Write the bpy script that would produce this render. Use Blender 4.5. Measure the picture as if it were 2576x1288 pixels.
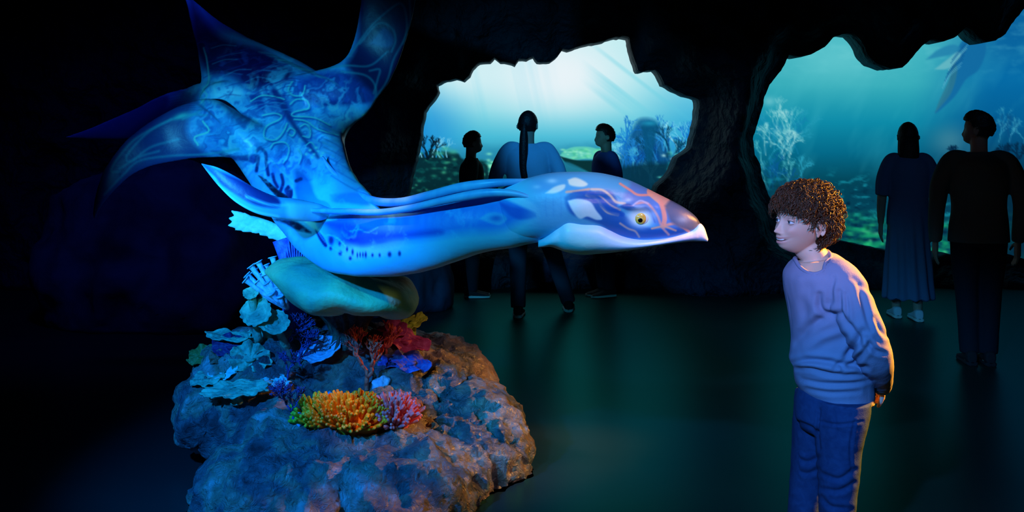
import bpy, bmesh, math, random
import numpy as np
from mathutils import Vector, Matrix
from mathutils.geometry import delaunay_2d_cdt

C = bpy.context.scene.collection
SC = bpy.context.scene
for _o in list(bpy.data.objects):
    bpy.data.objects.remove(_o)

# ---------------------------------------------------------------- camera
FPX = 2504.0            # focal length in pixels of the 2576 wide frame
HOR = 344.0             # horizon row
CZ = 1.45               # eye height
cam_d = bpy.data.cameras.new('camera')
cam_d.sensor_width = 36.0
cam_d.lens = 36.0 * FPX / 2576.0
cam_d.shift_y = (HOR - 644.0) / 2576.0
cam_d.clip_start = 0.05
cam = bpy.data.objects.new('camera', cam_d)
cam.location = (0, 0, CZ)
cam.rotation_euler = (math.pi / 2, 0, 0)
C.objects.link(cam)
SC.camera = cam

def P(px, py, Y):
    return np.array([(px - 1288.0) / FPX * Y, Y, CZ - (py - HOR) / FPX * Y])

# ---------------------------------------------------------------- world and light
SC.view_settings.view_transform = 'Standard'
SC.view_settings.look = 'None'
SC.view_settings.exposure = 0.0
SC.view_settings.gamma = 1.0
SC.view_settings.use_curve_mapping = False
W = bpy.data.worlds.new('world'); SC.world = W
W.use_nodes = True
W.node_tree.nodes['Background'].inputs[0].default_value = (0.004, 0.012, 0.05, 1)
W.node_tree.nodes['Background'].inputs[1].default_value = 0.05

def spot(name, loc, target, color, power, angle, blend=0.6, radius=0.06):
    l = bpy.data.lights.new(name, 'SPOT')
    l.color = color; l.energy = power; l.spot_size = math.radians(angle)
    l.spot_blend = blend; l.shadow_soft_size = radius
    o = bpy.data.objects.new(name, l)
    o.location = loc
    d = Vector(target) - Vector(loc)
    o.rotation_euler = d.to_track_quat('-Z', 'Y').to_euler()
    C.objects.link(o)
    return o

# blue key on the neck and head, from the front left above the camera line
spot('blue_key_light', (-1.5, 0.9, 2.7), P(1250, 560, 3.7), (0.03, 0.56, 1.0), 430, 32, 0.7)
# blue light on the trunk and the wings
spot('blue_wing_light', (-2.0, 1.3, 1.5), P(700, 400, 4.8), (0.05, 0.58, 1.0), 760, 27, 1.0)
# blue light on the reef base
spot('blue_reef_light', (-2.0, 1.9, 2.1), P(800, 960, 4.3), (0.004, 0.22, 1.0), 760, 46, 0.8)
# lavender light on the head of the creature
spot('head_light', (1.1, 1.9, 2.6), P(1600, 530, 3.45), (1.0, 0.62, 0.75), 125, 24, 0.8)
spot('warm_coral_light', (-0.3, 2.9, 2.6), P(920, 1045, 4.1), (1.0, 0.52, 0.20), 120, 12, 0.8)
# amber lights from the back right
spot('amber_reef_light', (2.6, 6.0, 1.3), P(1230, 1060, 4.45), (1.0, 0.40, 0.07), 420, 22, 0.8)
spot('amber_rim_light', (3.5, 3.9, 2.4), P(2190, 800, 3.22), (1.0, 0.38, 0.03), 3000, 24, 0.5)
# light of the exhibit falling on the boy
spot('boy_blue_light', (-0.3, 0.6, 2.2), P(2040, 860, 3.2), (0.07, 0.36, 1.0), 470, 28, 0.7)
spot('boy_lavender_light', (0.35, 0.5, 2.1), P(2010, 600, 3.2), (1.0, 0.50, 0.60), 110, 14, 1.0)
# weak blue wash over the rear rocks and visitors
spot('rear_wash_light', (-2.0, 4.2, 4.0), (-3.0, 8.0, 0.6), (0.03, 0.10, 1.0), 140, 60, 1.0, 0.2)
spot('visitor_light', (0.3, 3.2, 4.2), P(1380, 390, 8.3), (0.03, 0.40, 1.0), 700, 9, 0.7)
spot('visitor_side_light', (3.0, 3.6, 4.2), P(2330, 430, 7.4), (0.10, 0.40, 0.9), 40, 20, 1.0)
spot('pillar_wash_light', (0.2, 5.2, 4.3), P(1800, 420, 9.2), (0.05, 0.35, 1.0), 60, 24, 1.0, 0.1)

# ---------------------------------------------------------------- numeric helpers
def s2l(c):
    c = np.asarray(c, float) / 255.0
    return np.where(c <= 0.04045, c / 12.92, ((c + 0.055) / 1.055) ** 2.4)

def _hash(ix, iy, iz, seed):
    h = (ix * 374761393 + iy * 668265263 + iz * 1442695041 + seed * 974711 + 12345) & 0xFFFFFFFF
    h = ((h ^ (h >> 13)) * 1274126177) & 0xFFFFFFFF
    h = ((h ^ (h >> 16)) * 2246822519) & 0xFFFFFFFF
    return ((h ^ (h >> 15)) & 0xFFFFFF) / float(0xFFFFFF)

def vnoise(p, seed=0):
    p = np.asarray(p, float)
    i = np.floor(p).astype(np.int64); f = p - i
    f = f * f * (3 - 2 * f)
    r = 0
    for dx in (0, 1):
        for dy in (0, 1):
            for dz in (0, 1):
                w = (f[..., 0] if dx else 1 - f[..., 0]) * (f[..., 1] if dy else 1 - f[..., 1]) * (f[..., 2] if dz else 1 - f[..., 2])
                r = r + w * _hash(i[..., 0] + dx, i[..., 1] + dy, i[..., 2] + dz, seed)
    return r

def fbm(p, octv=4, seed=0, ridged=False):
    p = np.asarray(p, float)
    a = 1.0; s = 0; t = 0
    for k in range(octv):
        n = vnoise(p * (2.03 ** k) + 17.3 * k, seed + k)
        n = 1 - abs(2 * n - 1) if ridged else n
        s = s + a * n; t += a; a *= 0.5
    return s / t * 2 - 1

def sm(a, b, x):
    t = np.clip((x - a) / (b - a), 0, 1)
    return t * t * (3 - 2 * t)

def catmull(K, n):
    """resample rows of K (m, d) to n rows on a smooth curve"""
    K = np.asarray(K, float); m = len(K)
    if m == 2:
        t = np.linspace(0, 1, n)[:, None]
        return K[0] * (1 - t) + K[1] * t
    Q = np.vstack([2 * K[0] - K[1], K, 2 * K[-1] - K[-2]])
    u = np.linspace(0, m - 1 - 1e-9, n); i = u.astype(int); t = (u - i)[:, None]
    p0, p1, p2, p3 = Q[i], Q[i + 1], Q[i + 2], Q[i + 3]
    return 0.5 * (2 * p1 + (p2 - p0) * t + (2 * p0 - 5 * p1 + 4 * p2 - p3) * t ** 2 + (3 * p1 - p0 - 3 * p2 + p3) * t ** 3)

# ---------------------------------------------------------------- objects
ORG = {}
def tag(o, label=None, cat=None, group=None, kind=None):
    if label: o['label'] = label
    if cat: o['category'] = cat
    if group: o['group'] = group
    if kind: o['kind'] = kind
    return o

def thing(name, loc, label, cat, group=None):
    o = bpy.data.objects.new(name, None); C.objects.link(o)
    o.location = tuple(loc); o.empty_display_size = 0.1
    ORG[o.name] = np.array(loc, float)
    return tag(o, label, cat, group)

def obj(name, V, F, mat, parent=None, org=None, smooth=True, col=None):
    """link one mesh; V in world space; F an (n,k) array or a list of tuples"""
    V = np.asarray(V, float)
    if parent is not None:
        o0 = ORG[parent.name]; here = np.zeros(3)
    else:
        o0 = np.array(org if org is not None else [0, 0, 0], float); here = o0
    me = bpy.data.meshes.new(name)
    Vl = V - o0
    if isinstance(F, np.ndarray):
        n, k = F.shape
        me.vertices.add(len(Vl)); me.vertices.foreach_set('co', Vl.astype(np.float32).ravel())
        me.loops.add(n * k); me.loops.foreach_set('vertex_index', F.astype(np.int32).ravel())
        me.polygons.add(n); me.polygons.foreach_set('loop_start', np.arange(0, n * k, k, dtype=np.int32))
        me.update(calc_edges=True)
    else:
        me.from_pydata([tuple(v) for v in Vl], [], [tuple(int(q) for q in f) for f in F]); me.update()
    me.validate()
    if smooth: me.polygons.foreach_set('use_smooth', [True] * len(me.polygons))
    if col is not None and len(me.vertices) == len(V):
        a = me.color_attributes.new('paint', 'FLOAT_COLOR', 'POINT')
        cc = np.ones((len(V), 4), np.float32); cc[:, :3] = col
        a.data.foreach_set('color', cc.ravel())
    me.materials.append(mat)
    o = bpy.data.objects.new(name, me); C.objects.link(o)
    o.location = tuple(here)
    if parent is not None: o.parent = parent
    ORG[o.name] = o0
    return o

def join(*parts):
    """join several (V, F) with F lists or arrays into one"""
    V = []; F = []; n = 0
    for v, f in parts:
        V.append(np.asarray(v, float)); F += [tuple(int(i) + n for i in q) for q in f]; n += len(v)
    return np.vstack(V), F

def rings_mesh(R, cap=True, closed=True):
    """R (m, n, 3) rings -> V, F"""
    m, n, _ = R.shape
    V = R.reshape(-1, 3); F = []
    i = np.arange(m - 1)[:, None]; j = np.arange(n if closed else n - 1)[None, :]
    a = i * n + j; b = i * n + (j + 1) % n; c = (i + 1) * n + (j + 1) % n; d = (i + 1) * n + j
    F = [tuple(q) for q in np.stack([a, b, c, d], -1).reshape(-1, 4)]
    if cap and closed:
        V = np.vstack([V, R[0].mean(0), R[-1].mean(0)]); c0 = m * n; c1 = c0 + 1
        F += [(c0, (k + 1) % n, k) for k in range(n)]
        F += [(c1, (m - 1) * n + k, (m - 1) * n + (k + 1) % n) for k in range(n)]
    return V, F

def outline_loft(st, rings=60, n=48, expo=1.0):
    """st rows: ax, ay, bx, by (two outline points in frame pixels), Y depth, d half thickness (m)"""
    K = catmull(st, rings)
    th = np.linspace(0, 2 * math.pi, n, endpoint=False)
    R = np.zeros((rings, n, 3))
    for i, (ax, ay, bx, by, Y, d) in enumerate(K):
        A = P(ax, ay, Y); B = P(bx, by, Y); c = (A + B) / 2; h = (A - B) / 2
        # depth axis square to the run of the rings
        ct = np.cos(th); sn = np.sin(th)
        ct = np.sign(ct) * abs(ct) ** expo; sn = np.sign(sn) * abs(sn) ** expo
        R[i] = c + ct[:, None] * h + sn[:, None] * np.array([0, max(d, 1e-4), 0])
    return rings_mesh(R)

def tube(pts, rad, n=10, rings=None, flat=None, twist=0):
    """round tube through pts with radii rad (smooth)"""
    pts = np.asarray(pts, float); rad = np.asarray(rad, float)
    if rings is None: rings = max(len(pts), 2)
    K = catmull(np.hstack([pts, rad[:, None]]), rings)
    p = K[:, :3]; r = np.maximum(K[:, 3], 1e-4)
    T = np.gradient(p, axis=0); T /= (np.linalg.norm(T, axis=1, keepdims=True) + 1e-9)
    up = np.array([0, 0, 1.0]) if abs(T[0, 2]) < 0.9 else np.array([0, 1.0, 0])
    U = np.cross(T[0], up); U /= np.linalg.norm(U)
    th = np.linspace(0, 2 * math.pi, n, endpoint=False)
    R = np.zeros((rings, n, 3))
    for i in range(rings):
        U = U - T[i] * U.dot(T[i]); U /= (np.linalg.norm(U) + 1e-9)
        Vv = np.cross(T[i], U)
        R[i] = p[i] + r[i] * (np.cos(th)[:, None] * U + np.sin(th)[:, None] * Vv)
    return rings_mesh(R)

def capsule(a, b, ra, rb, n=14):
    a = np.array(a, float); b = np.array(b, float); d = b - a; L = np.linalg.norm(d) + 1e-9; u = d / L
    pts = [a - u * ra * .98, a - u * ra * .7, a, (a + b) / 2, b, b + u * rb * .7, b + u * rb * .98]
    rad = [ra * .15, ra * .71, ra, (ra + rb) / 2, rb, rb * .71, rb * .15]
    V, F = [], []
    pts = np.array(pts); rad = np.array(rad)
    U = np.cross(u, [0.3, 0.9, 0.1]); U /= np.linalg.norm(U); W_ = np.cross(u, U)
    th = np.linspace(0, 2 * math.pi, n, endpoint=False)
    R = pts[:, None, :] + rad[:, None, None] * (np.cos(th)[None, :, None] * U + np.sin(th)[None, :, None] * W_)
    return rings_mesh(R)

def ellipsoid(c, r, n=32, m=20, rot=None):
    th = np.linspace(0, 2 * math.pi, n, endpoint=False); ph = np.linspace(0.05, math.pi - 0.05, m)
    R = np.stack([np.sin(ph)[:, None] * np.cos(th), np.sin(ph)[:, None] * np.sin(th), np.cos(ph)[:, None] + 0 * th], -1) * np.array(r)
    if rot is not None: R = R @ np.array(rot).T
    V, F = rings_mesh(R[::-1] + np.array(c))
    return V, F

def fuse(parts, voxel=0.008, smooth=2, fac=0.5):
    """union of closed shapes as one continuous surface"""
    V, F = join(*parts)
    me = bpy.data.meshes.new('tmp'); me.from_pydata([tuple(v) for v in V], [], F); me.update()
    bm = bmesh.new(); bm.from_mesh(me); bmesh.ops.recalc_face_normals(bm, faces=bm.faces); bm.to_mesh(me); bm.free()
    o = bpy.data.objects.new('tmp', me); C.objects.link(o)
    r = o.modifiers.new('r', 'REMESH'); r.mode = 'VOXEL'; r.voxel_size = voxel
    if smooth:
        s = o.modifiers.new('s', 'SMOOTH'); s.factor = fac; s.iterations = smooth
    dg = bpy.context.evaluated_depsgraph_get(); ev = o.evaluated_get(dg); m2 = ev.to_mesh()
    Vo = np.zeros(len(m2.vertices) * 3, np.float32); m2.vertices.foreach_get('co', Vo); Vo = Vo.reshape(-1, 3).astype(float)
    Fo = np.zeros(len(m2.loops), np.int32); m2.loops.foreach_get('vertex_index', Fo)
    tot = np.zeros(len(m2.polygons), np.int32); m2.polygons.foreach_get('loop_total', tot)
    if (tot == 4).all(): Fo = Fo.reshape(-1, 4)
    else: Fo = [tuple(pg.vertices) for pg in m2.polygons]
    ev.to_mesh_clear(); bpy.data.objects.remove(o); bpy.data.meshes.remove(me)
    return Vo, Fo

def normals(V, F):
    F = np.asarray(F)
    a, b, c, d = (V[F[:, k]] for k in range(4))
    fn = np.cross(c - a, d - b)
    N = np.zeros_like(V)
    for k in range(4): np.add.at(N, F[:, k], fn)
    return N / (np.linalg.norm(N, axis=1, keepdims=True) + 1e-12)

def proj(V):
    return 1288 + V[:, 0] / V[:, 1] * FPX, HOR + (CZ - V[:, 2]) / V[:, 1] * FPX

# ---------------------------------------------------------------- paint canvas (artwork on murals and painted skins)
class Canvas:
    def __init__(s, x0, y0, x1, y1, base, step=1.0):
        s.x0, s.y0, s.st = x0, y0, step
        s.w = int((x1 - x0) / step) + 1; s.h = int((y1 - y0) / step) + 1
        s.a = np.zeros((s.h, s.w, 3)) + np.asarray(base, float)
        s.X, s.Y = np.meshgrid(x0 + np.arange(s.w) * step, y0 + np.arange(s.h) * step)
    def mix(s, m, c):
        s.a += np.clip(m, 0, 1)[..., None] * (np.asarray(c, float) - s.a)
    def box(s, x0, y0, x1, y1):
        i0 = max(int((y0 - s.y0) / s.st), 0); i1 = min(int((y1 - s.y0) / s.st) + 2, s.h)
        j0 = max(int((x0 - s.x0) / s.st), 0); j1 = min(int((x1 - s.x0) / s.st) + 2, s.w)
        return slice(i0, max(i1, i0)), slice(j0, max(j1, j0))
    def line(s, pts, w, c, soft=1.5, alpha=1.0, smooth=True, w1=None):
        pts = np.asarray(pts, float)
        if smooth and len(pts) > 2: pts = catmull(pts, len(pts) * 8)
        if w1 is None: w1 = w
        c = np.asarray(c, float); m = w + w1 + soft * 2 + 2
        sl = s.box(pts[:, 0].min() - m, pts[:, 1].min() - m, pts[:, 0].max() + m, pts[:, 1].max() + m)
        X = s.X[sl]; Y = s.Y[sl]
        if X.size == 0: return
        best = np.zeros(X.shape)
        for k in range(len(pts) - 1):
            a = pts[k]; b = pts[k + 1]; d = b - a; L = d.dot(d) + 1e-9
            t = np.clip(((X - a[0]) * d[0] + (Y - a[1]) * d[1]) / L, 0, 1)
            dist = np.hypot(X - a[0] - t * d[0], Y - a[1] - t * d[1])
            ww = w + (w1 - w) * (k + t) / (len(pts) - 1)
            best = np.maximum(best, np.clip((ww / 2 + soft / 2 - dist) / soft, 0, 1))
        s.a[sl] += (best * alpha)[..., None] * (c - s.a[sl])
    def blob(s, x, y, rx, ry, c, alpha=1.0, ang=0, hard=1.0):
        m = max(rx, ry) * 2.6; sl = s.box(x - m, y - m, x + m, y + m)
        X = s.X[sl] - x; Y = s.Y[sl] - y
        ca, sa = math.cos(math.radians(ang)), math.sin(math.radians(ang))
        u = (X * ca + Y * sa) / rx; v = (-X * sa + Y * ca) / ry
        g = np.exp(-(u * u + v * v) ** hard)
        s.a[sl] += (g * alpha)[..., None] * (np.asarray(c, float) - s.a[sl])
    def poly(s, pts, c, soft=2.0, alpha=1.0, smooth=True):
        pts = np.asarray(pts, float)
        if smooth: pts = catmull(np.vstack([pts, pts[:1]]), len(pts) * 6)[:-1]
        m = soft + 2; sl = s.box(pts[:, 0].min() - m, pts[:, 1].min() - m, pts[:, 0].max() + m, pts[:, 1].max() + m)
        X = s.X[sl]; Y = s.Y[sl]
        if X.size == 0: return
        ins = np.zeros(X.shape, bool); dist = np.full(X.shape, 1e9)
        for k in range(len(pts)):
            a = pts[k]; b = pts[(k + 1) % len(pts)]
            cond = ((a[1] > Y) != (b[1] > Y)) & (X < (b[0] - a[0]) * (Y - a[1]) / (b[1] - a[1] + 1e-12) + a[0])
            ins ^= cond
            d = b - a; L = d.dot(d) + 1e-9; t = np.clip(((X - a[0]) * d[0] + (Y - a[1]) * d[1]) / L, 0, 1)
            dist = np.minimum(dist, np.hypot(X - a[0] - t * d[0], Y - a[1] - t * d[1]))
        sd = np.where(ins, dist, -dist)
        s.a[sl] += (np.clip(sd / soft + .5, 0, 1) * alpha)[..., None] * (np.asarray(c, float) - s.a[sl])
    def sample(s, px, py):
        u = np.clip((px - s.x0) / s.st, 0, s.w - 1.001); v = np.clip((py - s.y0) / s.st, 0, s.h - 1.001)
        i = u.astype(int); j = v.astype(int); fu = (u - i)[:, None]; fv = (v - j)[:, None]
        a = s.a
        return s2l(a[j, i] * (1 - fu) * (1 - fv) + a[j, i + 1] * fu * (1 - fv) + a[j + 1, i] * (1 - fu) * fv + a[j + 1, i + 1] * fu * fv)

# ---------------------------------------------------------------- materials
def mat(name, color=(0.5, 0.5, 0.5), rough=0.6, spec=0.4, paint=False, noise=None, bump=0.0, bscale=20, emit=None, coat=0, sss=0, metallic=0):
    m = bpy.data.materials.new(name); m.use_nodes = True
    nt = m.node_tree; b = nt.nodes['Principled BSDF']
    b.inputs['Roughness'].default_value = rough
    b.inputs['Specular IOR Level'].default_value = spec
    b.inputs['Base Color'].default_value = (*color, 1)
    b.inputs['Coat Weight'].default_value = coat
    b.inputs['Metallic'].default_value = metallic
    if sss: b.inputs['Subsurface Weight'].default_value = sss; b.inputs['Subsurface Scale'].default_value = 0.01
    tc = nt.nodes.new('ShaderNodeTexCoord')
    if paint:
        a = nt.nodes.new('ShaderNodeAttribute'); a.attribute_name = 'paint'
        if emit:
            em = nt.nodes.new('ShaderNodeEmission'); em.inputs[1].default_value = emit
            nt.links.new(a.outputs['Color'], em.inputs[0])
            nt.links.new(em.outputs[0], nt.nodes['Material Output'].inputs[0])
            return m
        nt.links.new(a.outputs['Color'], b.inputs['Base Color'])
    if noise:
        sc, cols = noise
        n = nt.nodes.new('ShaderNodeTexNoise'); n.inputs['Scale'].default_value = sc; n.inputs['Detail'].default_value = 8
        n.inputs['Distortion'].default_value = 0.6
        r = nt.nodes.new('ShaderNodeValToRGB'); el = r.color_ramp.elements
        for k, (pos, c) in enumerate(cols):
            e = el[k] if k < 2 else el.new(pos)
            e.position = pos; e.color = (*c, 1)
        nt.links.new(tc.outputs['Object'], n.inputs['Vector']); nt.links.new(n.outputs[0], r.inputs[0])
        nt.links.new(r.outputs[0], b.inputs['Base Color'])
    if bump:
        n2 = nt.nodes.new('ShaderNodeTexNoise'); n2.inputs['Scale'].default_value = bscale; n2.inputs['Detail'].default_value = 6
        bp = nt.nodes.new('ShaderNodeBump'); bp.inputs['Strength'].default_value = bump; bp.inputs['Distance'].default_value = 0.02
        nt.links.new(tc.outputs['Object'], n2.inputs['Vector']); nt.links.new(n2.outputs[0], bp.inputs['Height'])
        nt.links.new(bp.outputs[0], b.inputs['Normal'])
    return m

M = {}
M['cave'] = mat('dark_cave_rock', noise=(1.6, [(0.3, (0.006, 0.010, 0.022)), (0.7, (0.02, 0.032, 0.055))]), rough=0.7, spec=0.25, bump=1.0, bscale=7)
for _n in M['cave'].node_tree.nodes:
    if _n.type == 'BUMP': _n.inputs['Distance'].default_value = .12
M['boulder'] = mat('dark_boulder_rock', noise=(3, [(0.3, (0.02, 0.02, 0.05)), (0.7, (0.06, 0.07, 0.12))]), rough=0.9, spec=0.1, bump=0.6, bscale=6)
M['black'] = mat('matt_black_paint', (0.008, 0.009, 0.012), 0.9, 0.1)
M['floor'] = mat('dark_polished_floor', noise=(0.9, [(0.3, (0.010, 0.014, 0.014)), (0.7, (0.018, 0.022, 0.020))]), rough=0.30, spec=0.16, bump=0.05, bscale=30)
def floor_nodes(m):
    nt = m.node_tree; b = nt.nodes['Principled BSDF']; b.inputs['Specular IOR Level'].default_value = 0.0; b.inputs['Roughness'].default_value = .8
    g = nt.nodes.new('ShaderNodeBsdfGlossy'); g.inputs['Color'].default_value = (0.008, 0.13, 0.115, 1); g.inputs['Roughness'].default_value = .33
    a = nt.nodes.new('ShaderNodeAddShader'); nt.links.new(b.outputs[0], a.inputs[0]); nt.links.new(g.outputs[0], a.inputs[1])
    nt.links.new(a.outputs[0], nt.nodes['Material Output'].inputs[0])
floor_nodes(M['floor'])
M['mural'] = mat('backlit_mural', paint=True, emit=1.0)
M['mural2'] = mat('dim_backlit_mural', paint=True, emit=0.95)
M['skinpaint'] = mat('painted_sculpture_skin', paint=True, rough=0.42, spec=0.4, bump=0.06, bscale=60)
# ================================================================ the setting
def slab(name, x0, x1, y0, y1, z0, z1, m):
    V = [(x, y, z) for x in (x0, x1) for y in (y0, y1) for z in (z0, z1)]
    F = [(0, 1, 3, 2), (4, 6, 7, 5), (0, 4, 5, 1), (2, 3, 7, 6), (0, 2, 6, 4), (1, 5, 7, 3)]
    return tag(obj(name, V, F, m, smooth=False), kind='structure')
slab('floor', -7, 8, -1.5, 13, -0.1, 0, M['floor'])
slab('ceiling', -7, 8, -1.5, 13, 4.6, 4.7, M['black'])
slab('wall_left', -7.1, -7, -1.5, 13, 0, 4.6, M['black'])
slab('wall_right', 8, 8.1, -1.5, 13, 0, 4.6, M['black'])
slab('wall_front', -7, 8, -1.6, -1.5, 0, 4.6, M['black'])

OPEN1 = [(1097, 213), (1120, 202), (1145, 197), (1165, 203), (1180, 190), (1188, 172), (1205, 157), (1232, 155), (1243, 143), (1258, 155), (1278, 157),
         (1295, 163), (1305, 148), (1325, 149), (1342, 141), (1352, 155), (1385, 154), (1400, 143), (1417, 121), (1430, 125), (1465, 113), (1495, 108),
         (1522, 102), (1545, 93), (1566, 90), (1583, 93), (1588, 122), (1597, 152), (1608, 180), (1630, 176), (1650, 175), (1660, 187), (1672, 213),
         (1686, 219), (1700, 228), (1720, 237), (1757, 249), (1760, 270), (1757, 300), (1750, 335), (1740, 372), (1722, 387), (1705, 398), (1692, 430),
         (1674, 452), (1655, 470), (1640, 520), (1560, 570), (1400, 585), (1200, 580), (1060, 560), (1022, 500), (1030, 455), (1045, 400), (1056, 350),
         (1059, 316), (1066, 282), (1090, 250), (1101, 230)]
OPEN2 = [(1985, 137), (2010, 142), (2040, 137), (2075, 118), (2098, 92), (2125, 84), (2150, 86), (2170, 108), (2185, 140), (2205, 160), (2240, 172),
         (2270, 170), (2290, 150), (2320, 115), (2345, 98), (2375, 104), (2400, 95), (2430, 68), (2445, 75), (2460, 92), (2480, 105), (2505, 102),
         (2530, 85), (2545, 60), (2576, 22), (2680, -40), (2800, -60), (2900, 100), (2930, 400), (2860, 640), (2700, 690), (2540, 640), (2450, 655), (2385, 640),
         (2330, 658), (2270, 640), (2200, 625), (2110, 606), (2020, 600), (1960, 560), (1945, 512), (1930, 480), (1918, 450), (1912, 412), (1899, 390),
         (1894, 350), (1903, 318), (1910, 297), (1919, 268), (1923, 243), (1936, 213), (1965, 178), (1976, 158)]
WY = 9.7
def rough_loop(pts, amp, seed):
    pts = np.array(pts, float); out = []
    for k in range(len(pts)):
        a = pts[k]; b = pts[(k + 1) % len(pts)]; L = np.hypot(*(b - a)); n = max(1, int(L / 7))
        for t in range(n):
            q = a + (b - a) * t / n
            d = (b - a) / (L + 1e-9); nn = np.array([-d[1], d[0]])
            j = fbm(np.array([[q[0] / 11, q[1] / 11, seed]]), 3, seed)[0] * amp * (0 if t == 0 else 1)
            out.append(q + nn * j)
    return out
def back_wall():
    loops = [rough_loop(OPEN1, 3.2, 1), rough_loop(OPEN2, 2.2, 2)]
    pts = []; edges = []; polys = []
    for L in loops:
        w = [P(x, y, WY) for x, y in L]; w = [Vector((p[0], p[2])) for p in w]
        n0 = len(pts); pts += w; edges += [(n0 + k, n0 + (k + 1) % len(w)) for k in range(len(w))]; polys.append(np.array([(v.x, v.y) for v in w]))
    nb = len(pts)
    def inside(x, z, poly):
        r = np.zeros(x.shape, bool); d = np.full(x.shape, 9.)
        for k in range(len(poly)):
            a = poly[k]; b = poly[(k + 1) % len(poly)]
            r ^= ((a[1] > z) != (b[1] > z)) & (x < (b[0] - a[0]) * (z - a[1]) / (b[1] - a[1] + 1e-12) + a[0])
            e = b - a; t = np.clip(((x - a[0]) * e[0] + (z - a[1]) * e[1]) / (e.dot(e) + 1e-9), 0, 1)
            d = np.minimum(d, np.hypot(x - a[0] - t * e[0], z - a[1] - t * e[1]))
        return r, d
    gx, gz = np.meshgrid(np.linspace(-7, 8, 251), np.linspace(0, 4.6, 78)); gx = gx.ravel(); gz = gz.ravel()
    ins = np.zeros(gx.shape, bool); dd = np.full(gx.shape, 9.)
    for poly in polys:
        i, d = inside(gx, gz, poly); ins |= i; dd = np.minimum(dd, d)
    keep = (~ins) & (dd > 0.025)
    pts += [Vector((a, b)) for a, b in zip(gx[keep], gz[keep])]
    ov, oe, of, _, _, _ = delaunay_2d_cdt(pts, edges, [], 0, 1e-6)
    V2 = np.array([(v.x, v.y) for v in ov]); T = np.array([tuple(f) for f in of])
    cen = V2[T].mean(1); insf = np.zeros(len(T), bool)
    for poly in polys: insf |= inside(cen[:, 0], cen[:, 1], poly)[0]
    T = T[~insf]
    d = np.full(len(V2), 9.)
    for poly in polys: d = np.minimum(d, inside(V2[:, 0], V2[:, 1], poly)[1])
    q = np.stack([V2[:, 0] * 1.3, V2[:, 1] * 1.3, 0 * V2[:, 0]], -1)
    bulge = 0.45 * np.exp(-((V2[:, 0] - 2.05) / 0.55) ** 2) * sm(3.5, 1.0, V2[:, 1])
    rel = (0.34 * (fbm(q * 1.4, 5, 5, True) * .5 + .5) + 0.16 * fbm(q * 3.4, 5, 9, True) + bulge) * sm(0, 0.35, d) 
    V = np.stack([V2[:, 0], WY - np.maximum(rel, -0.02), V2[:, 1]], -1)
    # front sheet faces the camera; thickness: back sheet + rims
    back = V.copy(); back[:, 1] = WY + 0.35; n = len(V)
    F = [tuple(t) for t in T] + [tuple(int(x) + n for x in t[::-1]) for t in T]
    cnt = {}
    for t in T:
        for k in range(3):
            a, b = int(t[k]), int(t[(k + 1) % 3]); cnt[(a, b)] = 1
    for (a, b) in list(cnt):
        if (b, a) not in cnt: F.append((b, a, a + n, b + n))
    o = obj('wall_back', np.vstack([V, back]), F, M['cave'], smooth=True)
    bm = bmesh.new(); bm.from_mesh(o.data); bmesh.ops.recalc_face_normals(bm, faces=bm.faces); bm.to_mesh(o.data); bm.free()
    o['kind'] = 'structure'
back_wall()

# ---- artwork of the two backlit murals behind the cave openings
def tree(cv, x, y, ang, L, w, c, depth, rng, spread=28, soft=1.4, alpha=.9):
    if depth == 0 or L < 3: return
    x1 = x + L * math.cos(ang); y1 = y - L * math.sin(ang)
    cv.line([(x, y), ((x + x1) / 2 + rng.uniform(-2, 2), (y + y1) / 2), (x1, y1)], w, c, soft, alpha, w1=w * .75)
    for k in range(rng.choice([2, 2, 3])):
        tree(cv, x1, y1, ang + math.radians(rng.uniform(-spread, spread) * 1.3), L * rng.uniform(.68, .9), w * .72, c, depth - 1, rng, spread, soft, alpha)

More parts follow.
